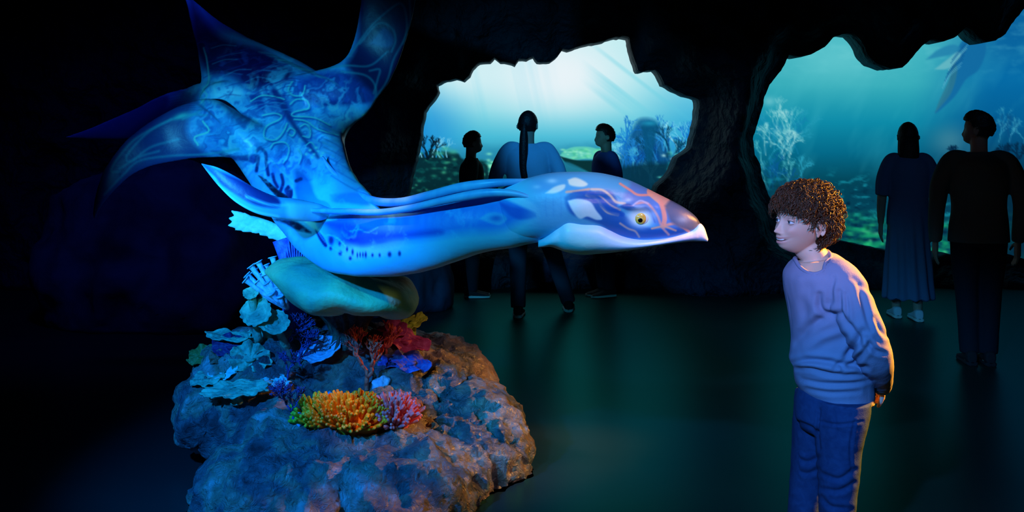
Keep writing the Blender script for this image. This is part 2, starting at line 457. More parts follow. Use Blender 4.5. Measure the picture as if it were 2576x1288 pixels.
def mural_left():
    cv = Canvas(900, 20, 1900, 640, (120, 205, 225))
    X, Y = cv.X, cv.Y
    t = np.clip((Y - 90) / 340, 0, 1)[..., None]
    stops = [(0, (190, 236, 240)), (.3, (165, 228, 236)), (.55, (128, 214, 228)), (.75, (70, 186, 214)), (1, (30, 120, 160))]
    col = np.zeros(cv.a.shape)
    for (a, ca), (b, cb) in zip(stops[:-1], stops[1:]):
        m = ((t >= a) & (t <= b)); f = (t - a) / (b - a)
        col = np.where(m, np.array(ca) * (1 - f) + np.array(cb) * f, col)
    cv.a = col
    cv.mix(.9 * sm(1230, 1040, X) * sm(150, 330, Y), (25, 140, 215))
    cv.mix(.75 * sm(1560, 1760, X) * sm(120, 350, Y), (45, 165, 215))
    g = np.exp(-(((X - 1400) / 190) ** 2 + ((Y - 190) / 105) ** 2) ** 1.3)
    cv.mix(g, (232, 243, 248))
    cv.mix(.8 * np.exp(-(((X - 1180) / 100) ** 2 + ((Y - 190) / 60) ** 2)), (215, 240, 245))
    # shafts of sunlight in the artwork
    ray = fbm(np.stack([(X + (Y - 100) * -.22) / 26, 0 * X, 0 * X + 3], -1), 3, 4)
    cv.mix(.35 * np.clip(ray, 0, 1) * sm(420, 250, Y) * sm(1450, 1300, X), (60, 190, 225))
    ray = fbm(np.stack([(X * .62 - (Y) * .8) / 17, 0 * X, 0 * X + 8], -1), 3, 7)
    cv.mix(.55 * np.clip(ray * 1.6, 0, 1) * sm(1450, 1560, X) * sm(350, 200, Y), (95, 205, 225))
    rng = random.Random(5)
    # distant reef band
    nz = fbm(np.stack([X / 60, Y / 26, 0 * X], -1), 4, 11); nz2 = fbm(np.stack([X / 18, Y / 9, 0 * X], -1), 4, 12)
    cv.mix(.6 * sm(352, 400, Y + 20 * nz), (30, 130, 165))
    cv.mix(.95 * sm(395, 450, Y + 30 * nz), (6, 60, 75))
    cv.mix(.75 * sm(.1, .5, nz2) * sm(385, 420, Y) , (20, 120, 130))
    cv.mix(.85 * sm(.35, .75, nz2) * sm(400, 430, Y), (70, 190, 170))
    # table coral, pale green, centre right; and pale patch left of it
    cv.poly([(1408, 391), (1425, 376), (1450, 369), (1490, 371), (1520, 385), (1525, 410), (1500, 402), (1470, 400), (1440, 402)], (90, 200, 185), 3)
    for k in range(60):
        x = rng.uniform(1415, 1515); y = rng.uniform(374, 398)
        cv.blob(x, y, rng.uniform(3, 8), rng.uniform(1.5, 3), rng.choice([(150, 235, 205), (60, 180, 150), (110, 225, 170)]), .7)
    cv.poly([(1408, 393), (1450, 403), (1500, 405), (1515, 420), (1500, 440), (1470, 428), (1430, 415), (1415, 400)], (8, 50, 55), 3)
    cv.poly([(1400, 405), (1440, 412), (1500, 450), (1460, 480), (1400, 460)], (28, 120, 150), 5, .8)
    cv.blob(1240, 418, 30, 12, (80, 205, 180), .8)
    for k in range(50):
        cv.blob(rng.gauss(1238, 16), rng.gauss(420, 12), rng.uniform(3, 7), rng.uniform(2, 4), rng.choice([(140, 240, 200), (40, 150, 130)]), .7)
    # left reef
    cv.poly([(1000, 400), (1045, 395), (1085, 375), (1110, 380), (1150, 385), (1165, 400), (1220, 410), (1230, 450), (1240, 620), (980, 620)], (5, 42, 50), 6, .95)
    nz3 = fbm(np.stack([X / 13, Y / 8, 0 * X + 4], -1), 4, 31)
    cv.mix(.7 * sm(.05, .5, nz3) * sm(1250, 1200, X) * sm(385, 405, Y), (10, 85, 85))
    for k in range(70):
        x = rng.uniform(1035, 1230); y = rng.uniform(385, 500)
        cv.blob(x, y, rng.uniform(3, 9), rng.uniform(2, 4), rng.choice([(30, 130, 110), (15, 90, 90), (60, 170, 130), (3, 25, 35)]), .7)
    for k in range(9):
        x = 1052 + k * 9; tree(cv, x, 395, math.radians(rng.uniform(70, 120)), 17, 3, rng.choice([(15, 110, 190), (120, 205, 235), (20, 150, 220)]), 4, rng, 34)
    for k in range(3): tree(cv, 1075, 400, math.radians(40 + 30 * k), 20, 5, (3, 25, 40), 4, rng, 34)
    for x, y in ((1120, 374), (1105, 386), (1140, 382)): cv.blob(x, y, 13, 6, (60, 170, 150), .8)
    # right bushes: blue fans
    for k in range(26):
        x = rng.uniform(1560, 1740); y = rng.uniform(380, 450)
        tree(cv, x, y, math.radians(rng.uniform(60, 125)), rng.uniform(20, 30), rng.uniform(3, 5), rng.choice([(15, 110, 200), (40, 150, 215), (110, 205, 235), (10, 70, 140), (150, 225, 240)]), 5, rng, 26, 1.4, .8)
    cv.poly([(1560, 400), (1590, 330), (1610, 300), (1650, 305), (1670, 340), (1690, 420), (1680, 500), (1560, 500)], (8, 75, 130), 14, .85)
    for k in range(26):
        x = rng.uniform(1565, 1690); y = rng.uniform(370, 480)
        tree(cv, x, y, math.radians(rng.uniform(65, 115)), rng.uniform(16, 24), rng.uniform(3, 5), rng.choice([(15, 110, 200), (30, 130, 205), (4, 60, 90), (10, 70, 140), (60, 170, 215)]), 5, rng, 24, 1.4, .7)
    cv.poly([(1612, 320), (1625, 306), (1645, 306), (1656, 320), (1650, 335), (1640, 400), (1625, 400), (1618, 340)], (6, 80, 120), 6, .8)
    cv.blob(1634, 310, 22, 7, (30, 150, 190), .8)
    cv.poly([(1560, 420), (1640, 410), (1700, 430), (1700, 600), (1540, 600), (1530, 440)], (5, 50, 70), 14, .9)
    for k in range(40):
        cv.blob(rng.uniform(1655, 1735), rng.uniform(385, 450), rng.uniform(3, 8), rng.uniform(2, 5), rng.choice([(90, 215, 200), (190, 240, 235), (20, 120, 130), (8, 60, 80)]), .7)
    cv.mix(.97 * sm(455, 520, Y), (2, 22, 30))
    return cv

def mural_right():
    cv = Canvas(1780, -120, 3050, 760, (40, 150, 190), 1.5)
    X, Y = cv.X, cv.Y
    def grad(stops, t):
        col = np.zeros(cv.a.shape); t = t[..., None]
        for (a, ca), (b, cb) in zip(stops[:-1], stops[1:]):
            m = ((t >= a) & (t <= b)); f = (t - a) / (b - a); col = np.where(m, np.array(ca) * (1 - f) + np.array(cb) * f, col)
        return col
    L = grad([(0, (74, 188, 200)), (.35, (56, 176, 190)), (.6, (14, 142, 172)), (.8, (4, 108, 140)), (1, (3, 70, 90))], np.clip((Y - 80) / 380, 0, 1))
    R = grad([(0, (10, 100, 160)), (.3, (6, 110, 170)), (.6, (3, 95, 150)), (.8, (3, 70, 110)), (1, (3, 50, 75))], np.clip((Y - 80) / 380, 0, 1))
    m = sm(2280, 2520, X + (Y - 200) * .25)[..., None]
    cv.a = L * (1 - m) + R * m
    cv.mix(.5 * np.exp(-(((X - 2110) / 120) ** 2 + ((Y - 150) / 55) ** 2)), (120, 215, 220))
    cv.mix(.35 * np.clip(fbm(np.stack([X / 30, Y / 12, 0 * X], -1), 4, 3), 0, 1) * sm(230, 120, Y), (130, 220, 225))
    cv.mix(.25 * np.clip(fbm(np.stack([(X + Y * .5) / 40, (Y - X * .5) / 120, 0 * X], -1), 3, 3), 0, 1), (90, 200, 210))
    rng = random.Random(9)
    # branching white coral on the left
    for k in range(24):
        x = rng.uniform(1915, 2020); y = rng.uniform(330, 480)
        tree(cv, x, y, math.radians(rng.uniform(55, 115)), rng.uniform(18, 26), 3.0, rng.choice([(40, 160, 190), (20, 130, 175), (90, 195, 205)]), 5, rng, 30, 1.6, .55)
    for k in range(12):
        x = rng.uniform(1925, 1990); y = rng.uniform(330, 440)
        tree(cv, x, y, math.radians(rng.uniform(50, 110)), rng.uniform(17, 25), 2.6, (165, 225, 225), 5, rng, 28, 1.5, .5)
    for k in range(10):
        tree(cv, rng.uniform(1940, 1990), rng.uniform(420, 500), math.radians(rng.uniform(40, 120)), 16, 3, (8, 90, 150), 4, rng, 30, 1.5, .7)
    cv.blob(1935, 255, 16, 12, (150, 220, 225), .5)
    # large sea animal gliding off at the top right
    cv.poly([(2478, 95), (2480, 130), (2462, 175), (2430, 200), (2400, 245), (2352, 285), (2385, 225), (2395, 165), (2410, 120), (2440, 85)], (18, 108, 165), 4, .95)
    cv.poly([(2330, 150), (2360, 125), (2400, 112), (2420, 130), (2380, 140)], (35, 130, 175), 5, .8)
    cv.poly([(2352, 285), (2362, 255), (2385, 205), (2400, 160), (2408, 180), (2392, 235)], (45, 120, 145), 3, .8)
    cv.poly([(2350, 175), (2380, 152), (2410, 130), (2415, 145), (2385, 172)], (110, 190, 200), 4, .8)
    for k in range(9):
        y = 95 + k * 9
        cv.line([(2440 - k * 3, y), (2420 - k * 4, y + 25), (2395 - k * 3, y + 55)], 2, rng.choice([(90, 175, 205), (8, 80, 140), (130, 200, 205)]), 2, .7)
    # lower reef
    nz = fbm(np.stack([X / 55, Y / 22, 0 * X], -1), 4, 21); nz2 = fbm(np.stack([X / 22, Y / 9, 0 * X + 2], -1), 4, 22)
    cv.mix(.75 * sm(430, 500, Y + 25 * nz), (3, 62, 85))
    cv.mix(.8 * sm(.12, .5, nz2) * sm(410, 470, Y) * sm(640, 560, Y), (20, 140, 160))
    cv.mix(.85 * sm(.2, .6, -nz2) * sm(440, 520, Y), (2, 34, 58))
    g = sm(545, 600, Y + 14 * nz + .16 * abs(X - 2330)) 
    cv.mix(.9 * g * sm(-.35, .45, nz2), (18, 150, 105))
    for k in range(90):
        x = rng.uniform(2130, 2480); y = rng.uniform(560, 650)
        cv.blob(x, y, rng.uniform(4, 14), rng.uniform(2, 5), rng.choice([(40, 200, 120), (10, 110, 80), (90, 220, 150), (2, 50, 50)]), .6)
    cv.mix(.85 * sm(2390, 2520, X) * sm(400, 480, Y), (3, 40, 62))
    # hazy pinkish patch and small dark corals on the right
    cv.blob(2390, 355, 48, 40, (90, 150, 165), .55)
    for x, y, s in ((2400, 380, 16), (2560, 380, 20), (2530, 370, 14), (2600, 400, 26)):
        for k in range(5): tree(cv, x + rng.uniform(-6, 6), y + 20, math.radians(rng.uniform(50, 130)), s * .7, 4, (3, 40, 70), 4, rng, 34)
    for k in range(14):
        tree(cv, rng.uniform(2490, 2640), rng.uniform(330, 380), math.radians(rng.uniform(55, 125)), 18, 2.4, rng.choice([(60, 160, 190), (10, 80, 130)]), 5, rng, 28, 1.5, .6)
    cv.mix(.8 * sm(640, 690, Y), (2, 30, 40))
    return cv

def mural_sheet(name, cv, x0, y0, x1, y1, Yd, stp, m, label, sag):
    # artwork pixels are laid out for the wall plane, scaled by similar triangles to a sheet 1.4 m behind it
    nx = int((x1 - x0) / stp); ny = int((y1 - y0) / stp)
    px, py = np.meshgrid(np.linspace(x0, x1, nx), np.linspace(y0, y1, ny))
    Yv = Yd - sag * ((px - (x0 + x1) / 2) / (x1 - x0) * 2) ** 2
    V = np.stack([(px - 1288) / FPX * Yv, Yv, np.maximum(CZ - (py - HOR) / FPX * Yv, 0)], -1).reshape(-1, 3)
    col = cv.sample(px.ravel(), py.ravel())
    V2 = V.copy(); V2[:, 1] += 0.03
    n = nx * ny
    i = np.arange(ny - 1)[:, None] * nx + np.arange(nx - 1)[None, :]
    Q = np.stack([i, i + nx, i + nx + 1, i + 1], -1).reshape(-1, 4)
    b = [k for k in range(nx)] + [k * nx + nx - 1 for k in range(1, ny)] + [n - 1 - k for k in range(1, nx)] + [(ny - 1 - k) * nx for k in range(1, ny - 1)]
    b = np.array(b); e = np.roll(b, -1)
    F = np.vstack([Q, Q[:, ::-1] + n, np.stack([b, e, e + n, b + n], -1)])
    o = obj(name, np.vstack([V, V2]), F, m, org=((V[:, 0].min() + V[:, 0].max()) / 2, Yd, V[:, 2].min()), col=np.vstack([col, col]))
    return tag(o, label, 'mural', 'backlit underwater murals behind the cave openings')
mural_sheet('underwater_mural', mural_left(), 930, 40, 1795, 667, 11.2, 2.2, M['mural'],
            'brightest backlit mural, white sunlit water over a reef behind the left cave opening', .5)
mural_sheet('underwater_mural', mural_right(), 1815, -110, 3000, 667, 11.2, 3.0, M['mural2'],
            'teal backlit mural with pale branching coral behind the right cave opening', .5)

# ---- dark boulders at the left, behind the creature
def boulder(name, cx, cy, rx, ry, h, seed, label, m=M['boulder'], vox=.04):
    rng = random.Random(seed); parts = [ellipsoid((cx, cy, h * .35), (rx, ry, h * .62))]
    for k in range(6):
        a = rng.uniform(0, 6.28); parts.append(ellipsoid((cx + rx * .6 * math.cos(a), cy + ry * .6 * math.sin(a), h * rng.uniform(.1, .5)), (rx * .5, ry * .5, h * rng.uniform(.3, .45))))
    V, F = fuse(parts, vox, 2)
    N = normals(V, F); V = V + N * (0.16 * fbm(V * 1.6, 5, seed, True) * min(rx, 1))[:, None]
    V[:, 2] = np.maximum(V[:, 2], 0)
    o = obj(name, V, F, m, org=(cx, cy, 0))
    return tag(o, label, 'rock', None)
p = P(400, 810, 7.4)
boulder('boulder', p[0] - .15, 7.9, .95, .6, 1.25, 3, 'large dim blue boulder standing behind the reef base at left')
p = P(560, 700, 7.2)
boulder('boulder', p[0] + .95, 8.45, .55, .55, .95, 8, 'smaller dark boulder right of the large dim one, behind the coral')
# ================================================================ the large sea creature sculpture
def creature_canvas():
    cv = Canvas(130, -200, 1810, 720, (70, 150, 205))
    X, Y = cv.X, cv.Y
    nz = fbm(np.stack([X / 70, Y / 70, 0 * X], -1), 4, 41)
    nf = fbm(np.stack([X / 22, Y / 22, 0 * X + 5], -1), 3, 42)
    # ---- neck and belly
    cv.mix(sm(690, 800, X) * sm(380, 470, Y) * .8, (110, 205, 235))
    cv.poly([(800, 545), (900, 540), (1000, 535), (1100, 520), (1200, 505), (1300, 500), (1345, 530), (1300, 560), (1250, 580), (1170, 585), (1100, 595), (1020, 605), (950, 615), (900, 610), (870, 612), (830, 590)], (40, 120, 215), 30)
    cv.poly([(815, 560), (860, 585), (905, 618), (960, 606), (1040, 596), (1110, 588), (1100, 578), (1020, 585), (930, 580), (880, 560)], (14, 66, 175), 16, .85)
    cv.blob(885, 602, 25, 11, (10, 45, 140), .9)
    for x in range(985, 1290, 24):
        cv.blob(x + 5 * math.sin(x), 558 - (x - 985) * .07, 8, 15, (85, 175, 240), .25, 8)
    for x, y in ((955, 605), (960, 608)): cv.blob(x, y, 16, 5, (30, 90, 190), .6, -10)
    cv.line([(880, 582), (905, 578), (925, 585), (950, 572)], 3, (70, 175, 205), 3, .8)
    # swirls of the neck near the head
    cv.poly([(1205, 550), (1232, 535), (1262, 538), (1275, 552), (1258, 566), (1235, 562)], (90, 175, 220), 5, .8)
    cv.blob(1248, 549, 16, 8, (35, 95, 185), .95)
    cv.poly([(1255, 508), (1290, 520), (1340, 530), (1350, 545), (1310, 552), (1288, 545), (1270, 530)], (20, 85, 190), 8, .8)
    cv.poly([(1255, 493), (1300, 488), (1352, 520), (1360, 545), (1340, 532), (1295, 512)], (170, 225, 240), 8, .75)
    cv.line([(1350, 540), (1358, 552), (1368, 548), (1372, 538)], 4, (150, 200, 215), 3, .7)
    for k in range(7): cv.line([(1365 + k * 9, 490), (1362 + k * 10, 515), (1366 + k * 9, 545)], 3.5, (30, 95, 190) if k % 2 else (120, 205, 240), 3, .7)
    # rows of small dark dots on the belly
    for x, y, rx, ry in ((833, 604, 7, 13), (855, 613, 4, 6), (832, 625, 4, 5), (856, 637, 5, 6), (873, 627, 3, 6), (881, 650, 4, 5), (887, 634, 3, 8), (899, 642, 2, 7), (906, 641, 2, 7),
                         (913, 641, 2, 7), (920, 641, 3, 8), (937, 642, 3, 5), (955, 642, 3, 5), (980, 640, 5, 7), (1005, 638, 4, 7)):
        cv.blob(x, y, rx, ry, (8, 40, 110), .95, 0, 1.6)
    cv.poly([(790, 572), (800, 578), (822, 612), (818, 622), (802, 600)], (8, 40, 110), 3)
    cv.line([(790, 565), (812, 590), (830, 592), (850, 600), (870, 620)], 3, (120, 215, 235), 3, .9)
    cv.line([(795, 575), (815, 605), (840, 625), (865, 640)], 2.5, (120, 215, 235), 3, .7)
    # pale arm patch where the flipper joins
    cv.poly([(735, 512), (790, 520), (818, 545), (848, 552), (820, 557), (795, 560), (800, 580), (780, 570), (755, 550), (735, 545)], (165, 232, 225), 5, .95)
    cv.poly([(680, 552), (700, 550), (745, 558), (775, 578), (782, 586), (750, 580), (715, 562)], (4, 14, 50), 5, .95)
    cv.line([(770, 540), (900, 533), (980, 532), (1080, 525)], 4, (14, 60, 170), 4, .8)  # shade under the lower tendril, painted into the neck as a dark line
    # ---- trunk: teal patches, dark gill strokes
    cv.blob(820, 455, 60, 36, (70, 190, 205), .8, -20)
    cv.blob(790, 500, 40, 18, (80, 190, 210), .6)
    cv.poly([(830, 490), (900, 485), (930, 515), (880, 512), (840, 508)], (30, 100, 190), 8, .6)
    cv.poly([(648, 440), (668, 450), (700, 478), (722, 492), (728, 502), (705, 502), (680, 478)], (3, 10, 34), 3)
    for pts in (((655, 372), (668, 385), (670, 410), (675, 440)), ((650, 400), (645, 430)), ((686, 438), (690, 455), (698, 470)), ((708, 440), (712, 460), (706, 480)), ((725, 470), (732, 480), (730, 500)), ((655, 372), (645, 380)), ((745, 455), (757, 450))):
        cv.line(pts, 8, (6, 24, 84), 4, .95)
    cv.poly([(735, 477), (722, 470), (715, 480), (727, 498), (736, 492)], (6, 24, 84), 4, .9)
    cv.line([(680, 400), (705, 428), (740, 462)], 3, (90, 190, 170), 3, .8)
    cv.poly([(530, 380), (545, 385), (575, 402), (620, 405), (640, 410), (655, 395), (640, 388), (590, 392), (560, 380)], (6, 22, 90), 5, .9)
    # ---- shoulders and the patterned back
    cv.mix(.75 * sm(430, 260, Y) * sm(400, 520, X) * sm(960, 860, X) * (.6 + .4 * nz), (40, 125, 190))
    cv.blob(600, 350, 90, 45, (60, 165, 215), .75)
    cv.blob(560, 240, 55, 26, (130, 200, 225), .75, 10)
    cv.blob(590, 232, 30, 12, (190, 225, 240), .7, 10)
    cv.poly([(480, 0), (520, 60), (560, 95), (640, 120), (700, 150), (735, 190), (690, 215), (630, 225), (580, 190), (520, 180), (490, 110)], (16, 18, 72), 22, .93)
    cv.poly([(590, 120), (660, 130), (690, 170), (670, 200), (600, 180)], (36, 12, 70), 24, .8)
    cv.poly([(620, 240), (700, 230), (730, 270), (735, 300), (680, 290), (640, 265)], (18, 48, 128), 12, .85)
    cv.poly([(760, 200), (830, 180), (900, 190), (945, 225), (930, 262), (860, 268), (790, 262), (750, 230)], (12, 46, 120), 16, .92)
    cv.blob(850, 225, 30, 18, (20, 70, 140), .7)
    cv.poly([(780, 275), (900, 262), (945, 260), (930, 290), (880, 320), (830, 300)], (70, 170, 225), 10, .8)
    # marbled teal and navy streaks flowing down the back
    wx = X + 60 * nz; wy = Y + 50 * nf
    s1 = fbm(np.stack([(wx * .8 - wy * .6) / 46, (wx * .6 + wy * .8) / 13, 0 * X + 9], -1), 4, 43)
    reg = sm(150, 230, Y) * sm(470, 400, Y) * sm(420, 520, X) * sm(930, 850, X)
    cv.mix(.55 * reg * np.clip(s1 * 2.2, 0, 1), (150, 215, 220))
    cv.mix(.60 * reg * np.clip(-s1 * 2.2, 0, 1), (20, 62, 140))
    s2 = fbm(np.stack([wx / 30, wy / 30, 0 * X + 3], -1), 4, 44)
    cv.mix(.5 * sm(.1, .6, s2) * sm(700, 640, Y) * sm(1250, 1100, X) * sm(500, 700, X), (110, 205, 240))
    cv.mix(.4 * sm(.1, .6, -s2) * sm(1250, 1100, X) * sm(560, 500, Y), (34, 96, 190))
    cv.mix(.5 * sm(820, 880, X) * sm(930, 890, X) * sm(250, 330, Y) * sm(520, 470, Y), (110, 120, 110))
    # dark spine line with looping pale bands
    cv.line([(690, 230), (715, 270), (730, 300), (750, 330), (775, 362), (800, 395)], 16, (8, 48, 110), 8, .85, w1=8)
    PAL = (110, 205, 190); DK = (16, 70, 140)
    loops = [[(735, 205), (725, 225), (738, 240), (760, 238), (768, 215)], [(730, 262), (745, 250), (770, 252), (778, 270), (765, 276), (740, 282), (738, 292), (790, 296), (830, 315)],
             [(660, 290), (690, 285), (708, 292), (700, 302), (670, 318), (665, 345), (690, 352), (710, 335), (722, 310)], [(722, 330), (730, 322), (742, 330), (735, 342), (728, 338)],
             [(755, 318), (768, 312), (780, 325), (778, 345), (762, 342)], [(680, 372), (690, 360), (715, 358), (727, 372), (722, 395), (712, 410)], [(750, 375), (758, 390), (752, 410)], [(770, 365), (782, 358), (795, 372)],
             [(740, 300), (770, 305), (800, 325), (850, 340)], [(715, 250), (700, 245), (660, 240), (630, 255)]]
    for L in loops:
        cv.line([(x + 3, y + 4) for x, y in L], 4, DK, 3, .7)
        cv.line(L, 3, PAL, 2.5, .9)
    for x, y in ((780, 378), (790, 388), (800, 380), (808, 392), (795, 372), (785, 396), (812, 385), (770, 388)): cv.blob(x, y, 4, 3.5, (150, 225, 200), .9)
    for k in range(12):
        y = 250 + k * 12
        cv.line([(800 + k * 3, y + 60), (840 + k * 2, y + 78), (868 + k * 3, y + 100)], 2.5, (25, 80, 130) if k % 2 else (80, 160, 170), 3, .55)
    cv.line([(865, 330), (872, 360), (878, 400), (890, 440), (930, 480), (975, 500)], 10, (150, 175, 150), 6, .8)
    cv.line([(860, 340), (866, 380), (880, 430)], 3, (50, 60, 60), 3, .7)
    # fine streaks across the back
    rng = random.Random(3)
    for k in range(46):
        x = rng.uniform(500, 700); y = 130 + (x - 500) * .35 + rng.uniform(-20, 110)
        cv.line([(x, y), (x + 30, y - 12 + rng.uniform(-4, 4)), (x + 62, y - 12 + rng.uniform(-8, 8))], 2.2, rng.choice([(60, 140, 190), (20, 60, 140), (50, 30, 110), (90, 175, 205)]), 3, .5)
    for k in range(22):
        x = 650 + k * 7; y = 130 + k * 3
        cv.line([(x, y), (x + 30, y + 5), (x + 55, y + 22)], 2.2, rng.choice([(40, 130, 150), (16, 60, 110), (70, 160, 165)]), 3, .5)
    # ---- left wing: dark with long curved bands
    cv.poly([(500, 230), (420, 265), (330, 330), (260, 420), (232, 560), (300, 480), (400, 425), (520, 400), (470, 330)], (18, 46, 112), 20, .88)
    for L in ([(520, 290), (470, 290), (410, 310), (340, 350), (295, 400), (280, 430), (300, 432)], [(600, 375), (520, 388), (430, 392), (350, 405), (310, 440), (262, 490)], [(430, 300), (370, 335), (320, 390), (330, 405), (380, 370), (450, 350)],
              [(400, 380), (350, 395), (300, 425)], [(460, 300), (500, 280), (512, 262), (505, 240), (520, 215), (530, 190)]):
        cv.line(L, 5, (50, 150, 170), 6, .75)
    cv.blob(455, 292, 22, 8, (90, 195, 185), .8, -20)
    cv.line([(510, 305), (525, 330), (490, 345), (498, 365)], 4, (120, 210, 190), 3, .9)
    cv.line([(500, 265), (520, 240), (510, 225), (525, 205), (520, 150), (512, 120)], 3.5, (110, 190, 190), 3, .8)
    for k in range(20):
        cv.line([(380 + k * 5, 240 + k * 2), (430 + k * 5, 225 + k * 3), (480 + k * 4, 235 + k * 4)], 2, (40, 110, 150) if k % 2 else (12, 40, 100), 3, .45)
    cv.poly([(150, 345), (250, 310), (340, 270), (420, 240), (400, 300), (300, 355)], (16, 34, 110), 12, .7)
    # ---- right wing
    cv.poly([(870, 165), (900, 90), (910, -180), (1060, -180), (1050, 20), (1000, 180), (950, 235), (900, 200)], (10, 30, 80), 18, .94)
    for L in ([(880, 140), (930, 70), (985, 20), (1010, 10), (1022, 40), (1020, 90), (990, 150), (975, 200), (950, 240)], [(905, 110), (950, 60), (985, 70), (995, 100), (985, 130)],
              [(800, 175), (870, 165), (930, 165), (975, 130)], [(940, 235), (950, 200), (955, 175), (930, 178)], [(860, 180), (920, 190), (945, 220), (940, 262), (920, 285)], [(1030, 0), (1032, 50), (1015, 110)]):
        cv.line(L, 4.5, (55, 150, 165), 5, .7)
    cv.poly([(930, 110), (965, 70), (990, 100), (975, 120)], (26, 88, 150), 10, .8)
    cv.line([(945, 258), (940, 275), (925, 285), (912, 290)], 4, (170, 220, 190), 3, .8)
    # ---- head
    cv.mix(sm(1300, 1370, X) * sm(430, 440, Y) * .9, (88, 160, 215))
    cv.poly([(1320, 445), (1450, 432), (1560, 448), (1640, 480), (1690, 500), (1640, 500), (1560, 480), (1480, 470), (1400, 470)], (90, 168, 215), 10, .8)
    DB = (38, 92, 178); OR = (246, 172, 150)
    cv.poly([(1420, 497), (1445, 480), (1480, 482), (1530, 480), (1550, 500), (1560, 530), (1600, 560), (1650, 575), (1720, 570), (1745, 575), (1700, 592), (1600, 600), (1550, 588), (1510, 565), (1470, 550), (1440, 540), (1425, 520)], DB, 8, .95)
    cv.poly([(1590, 455), (1640, 480), (1680, 500), (1720, 530), (1740, 560), (1700, 575), (1640, 560), (1600, 530), (1570, 500)], (100, 120, 195), 14, .7)
    # pale cheek patches
    cv.poly([(1428, 505), (1455, 500), (1485, 508), (1500, 530), (1515, 550), (1500, 553), (1478, 545), (1458, 550), (1440, 530)], (205, 225, 245), 4, .95)
    cv.poly([(1372, 486), (1395, 470), (1420, 464), (1418, 476), (1395, 486)], (238, 232, 222), 5, .95)
    cv.poly([(1428, 452), (1450, 447), (1478, 462), (1465, 470), (1435, 466)], (244, 236, 218), 5, .95)
    cv.blob(1388, 455, 13, 6, (190, 225, 245), .8)
    cv.blob(1350, 470, 10, 5, (170, 215, 240), .6)
    # orange lines
    for L, w, c in (([(1425, 483), (1455, 480), (1482, 476)], 6, OR), ([(1488, 476), (1515, 478), (1535, 492), (1550, 508), (1572, 512)], 6, (250, 200, 180)), ([(1475, 490), (1500, 500), (1515, 520), (1530, 534), (1555, 540)], 7, (246, 196, 170)),
                    ([(1480, 492), (1510, 495), (1535, 515), (1560, 528)], 4, (226, 170, 175)), ([(1560, 462), (1585, 478), (1605, 490), (1640, 490)], 6, (255, 150, 130)),
                    ([(1640, 482), (1662, 500), (1680, 512)], 26, (252, 168, 138)), ([(1660, 505), (1668, 525), (1672, 550), (1668, 570)], 12, (250, 160, 140)), ([(1668, 568), (1700, 562), (1715, 570), (1733, 582)], 7, (250, 160, 140)),
                    ([(1600, 512), (1625, 510), (1642, 525), (1655, 545), (1665, 570), (1682, 590)], 6, (236, 160, 160)), ([(1560, 562), (1580, 575), (1598, 582), (1608, 596)], 5, (230, 170, 170)), ([(1640, 575), (1670, 570), (1700, 580)], 5, (244, 170, 150)),
                    ([(1588, 520), (1610, 505), (1630, 512)], 4, (214, 190, 220))):
        cv.line(L, w, c, 3, .9)
    cv.poly([(1555, 520), (1580, 512), (1605, 525), (1625, 520), (1640, 535), (1648, 560), (1635, 545), (1610, 530), (1585, 530)], (24, 64, 150), 4, .8)
    cv.poly([(1440, 483), (1480, 480), (1500, 487), (1520, 505), (1540, 522), (1570, 535), (1565, 545), (1530, 535), (1500, 510), (1478, 494)], (22, 80, 180), 4, .75)
    cv.blob(1612, 547, 33, 27, (232, 238, 250), .97, 0, 2)
    cv.blob(1581, 503, 8, 5, (190, 214, 240), .7, 0, 1)
    # beak tip, smoky grey
    cv.poly([(1672, 518), (1690, 503), (1722, 522), (1748, 543), (1765, 560), (1745, 578), (1715, 575), (1690, 560), (1680, 540)], (92, 98, 128), 8, .95)
    cv.blob(1718, 552, 16, 10, (150, 165, 190), .8)
    cv.line([(1688, 502), (1725, 523), (1752, 550), (1760, 562)], 6, (52, 58, 84), 5, .8)
    # lower mouth line
    return cv

def jaw_canvas():
    cv = Canvas(1330, 500, 1800, 660, (196, 214, 244))
    X, Y = cv.X, cv.Y
    cv.mix(sm(1560, 1430, X) * .85, (140, 215, 240))
    cv.mix(sm(1440, 1360, X) * .5, (90, 190, 235))
    cv.blob(1480, 610, 30, 12, (150, 225, 235), .6)
    cv.blob(1700, 600, 60, 8, (190, 170, 225), .5)
    return cv

def wiggle(V, F, amp, sc, seed):
    N = normals(V, np.array([f for f in F if len(f) == 4] or F)); 
    return V + N * (amp * fbm(V * sc, 3, seed))[:, None]

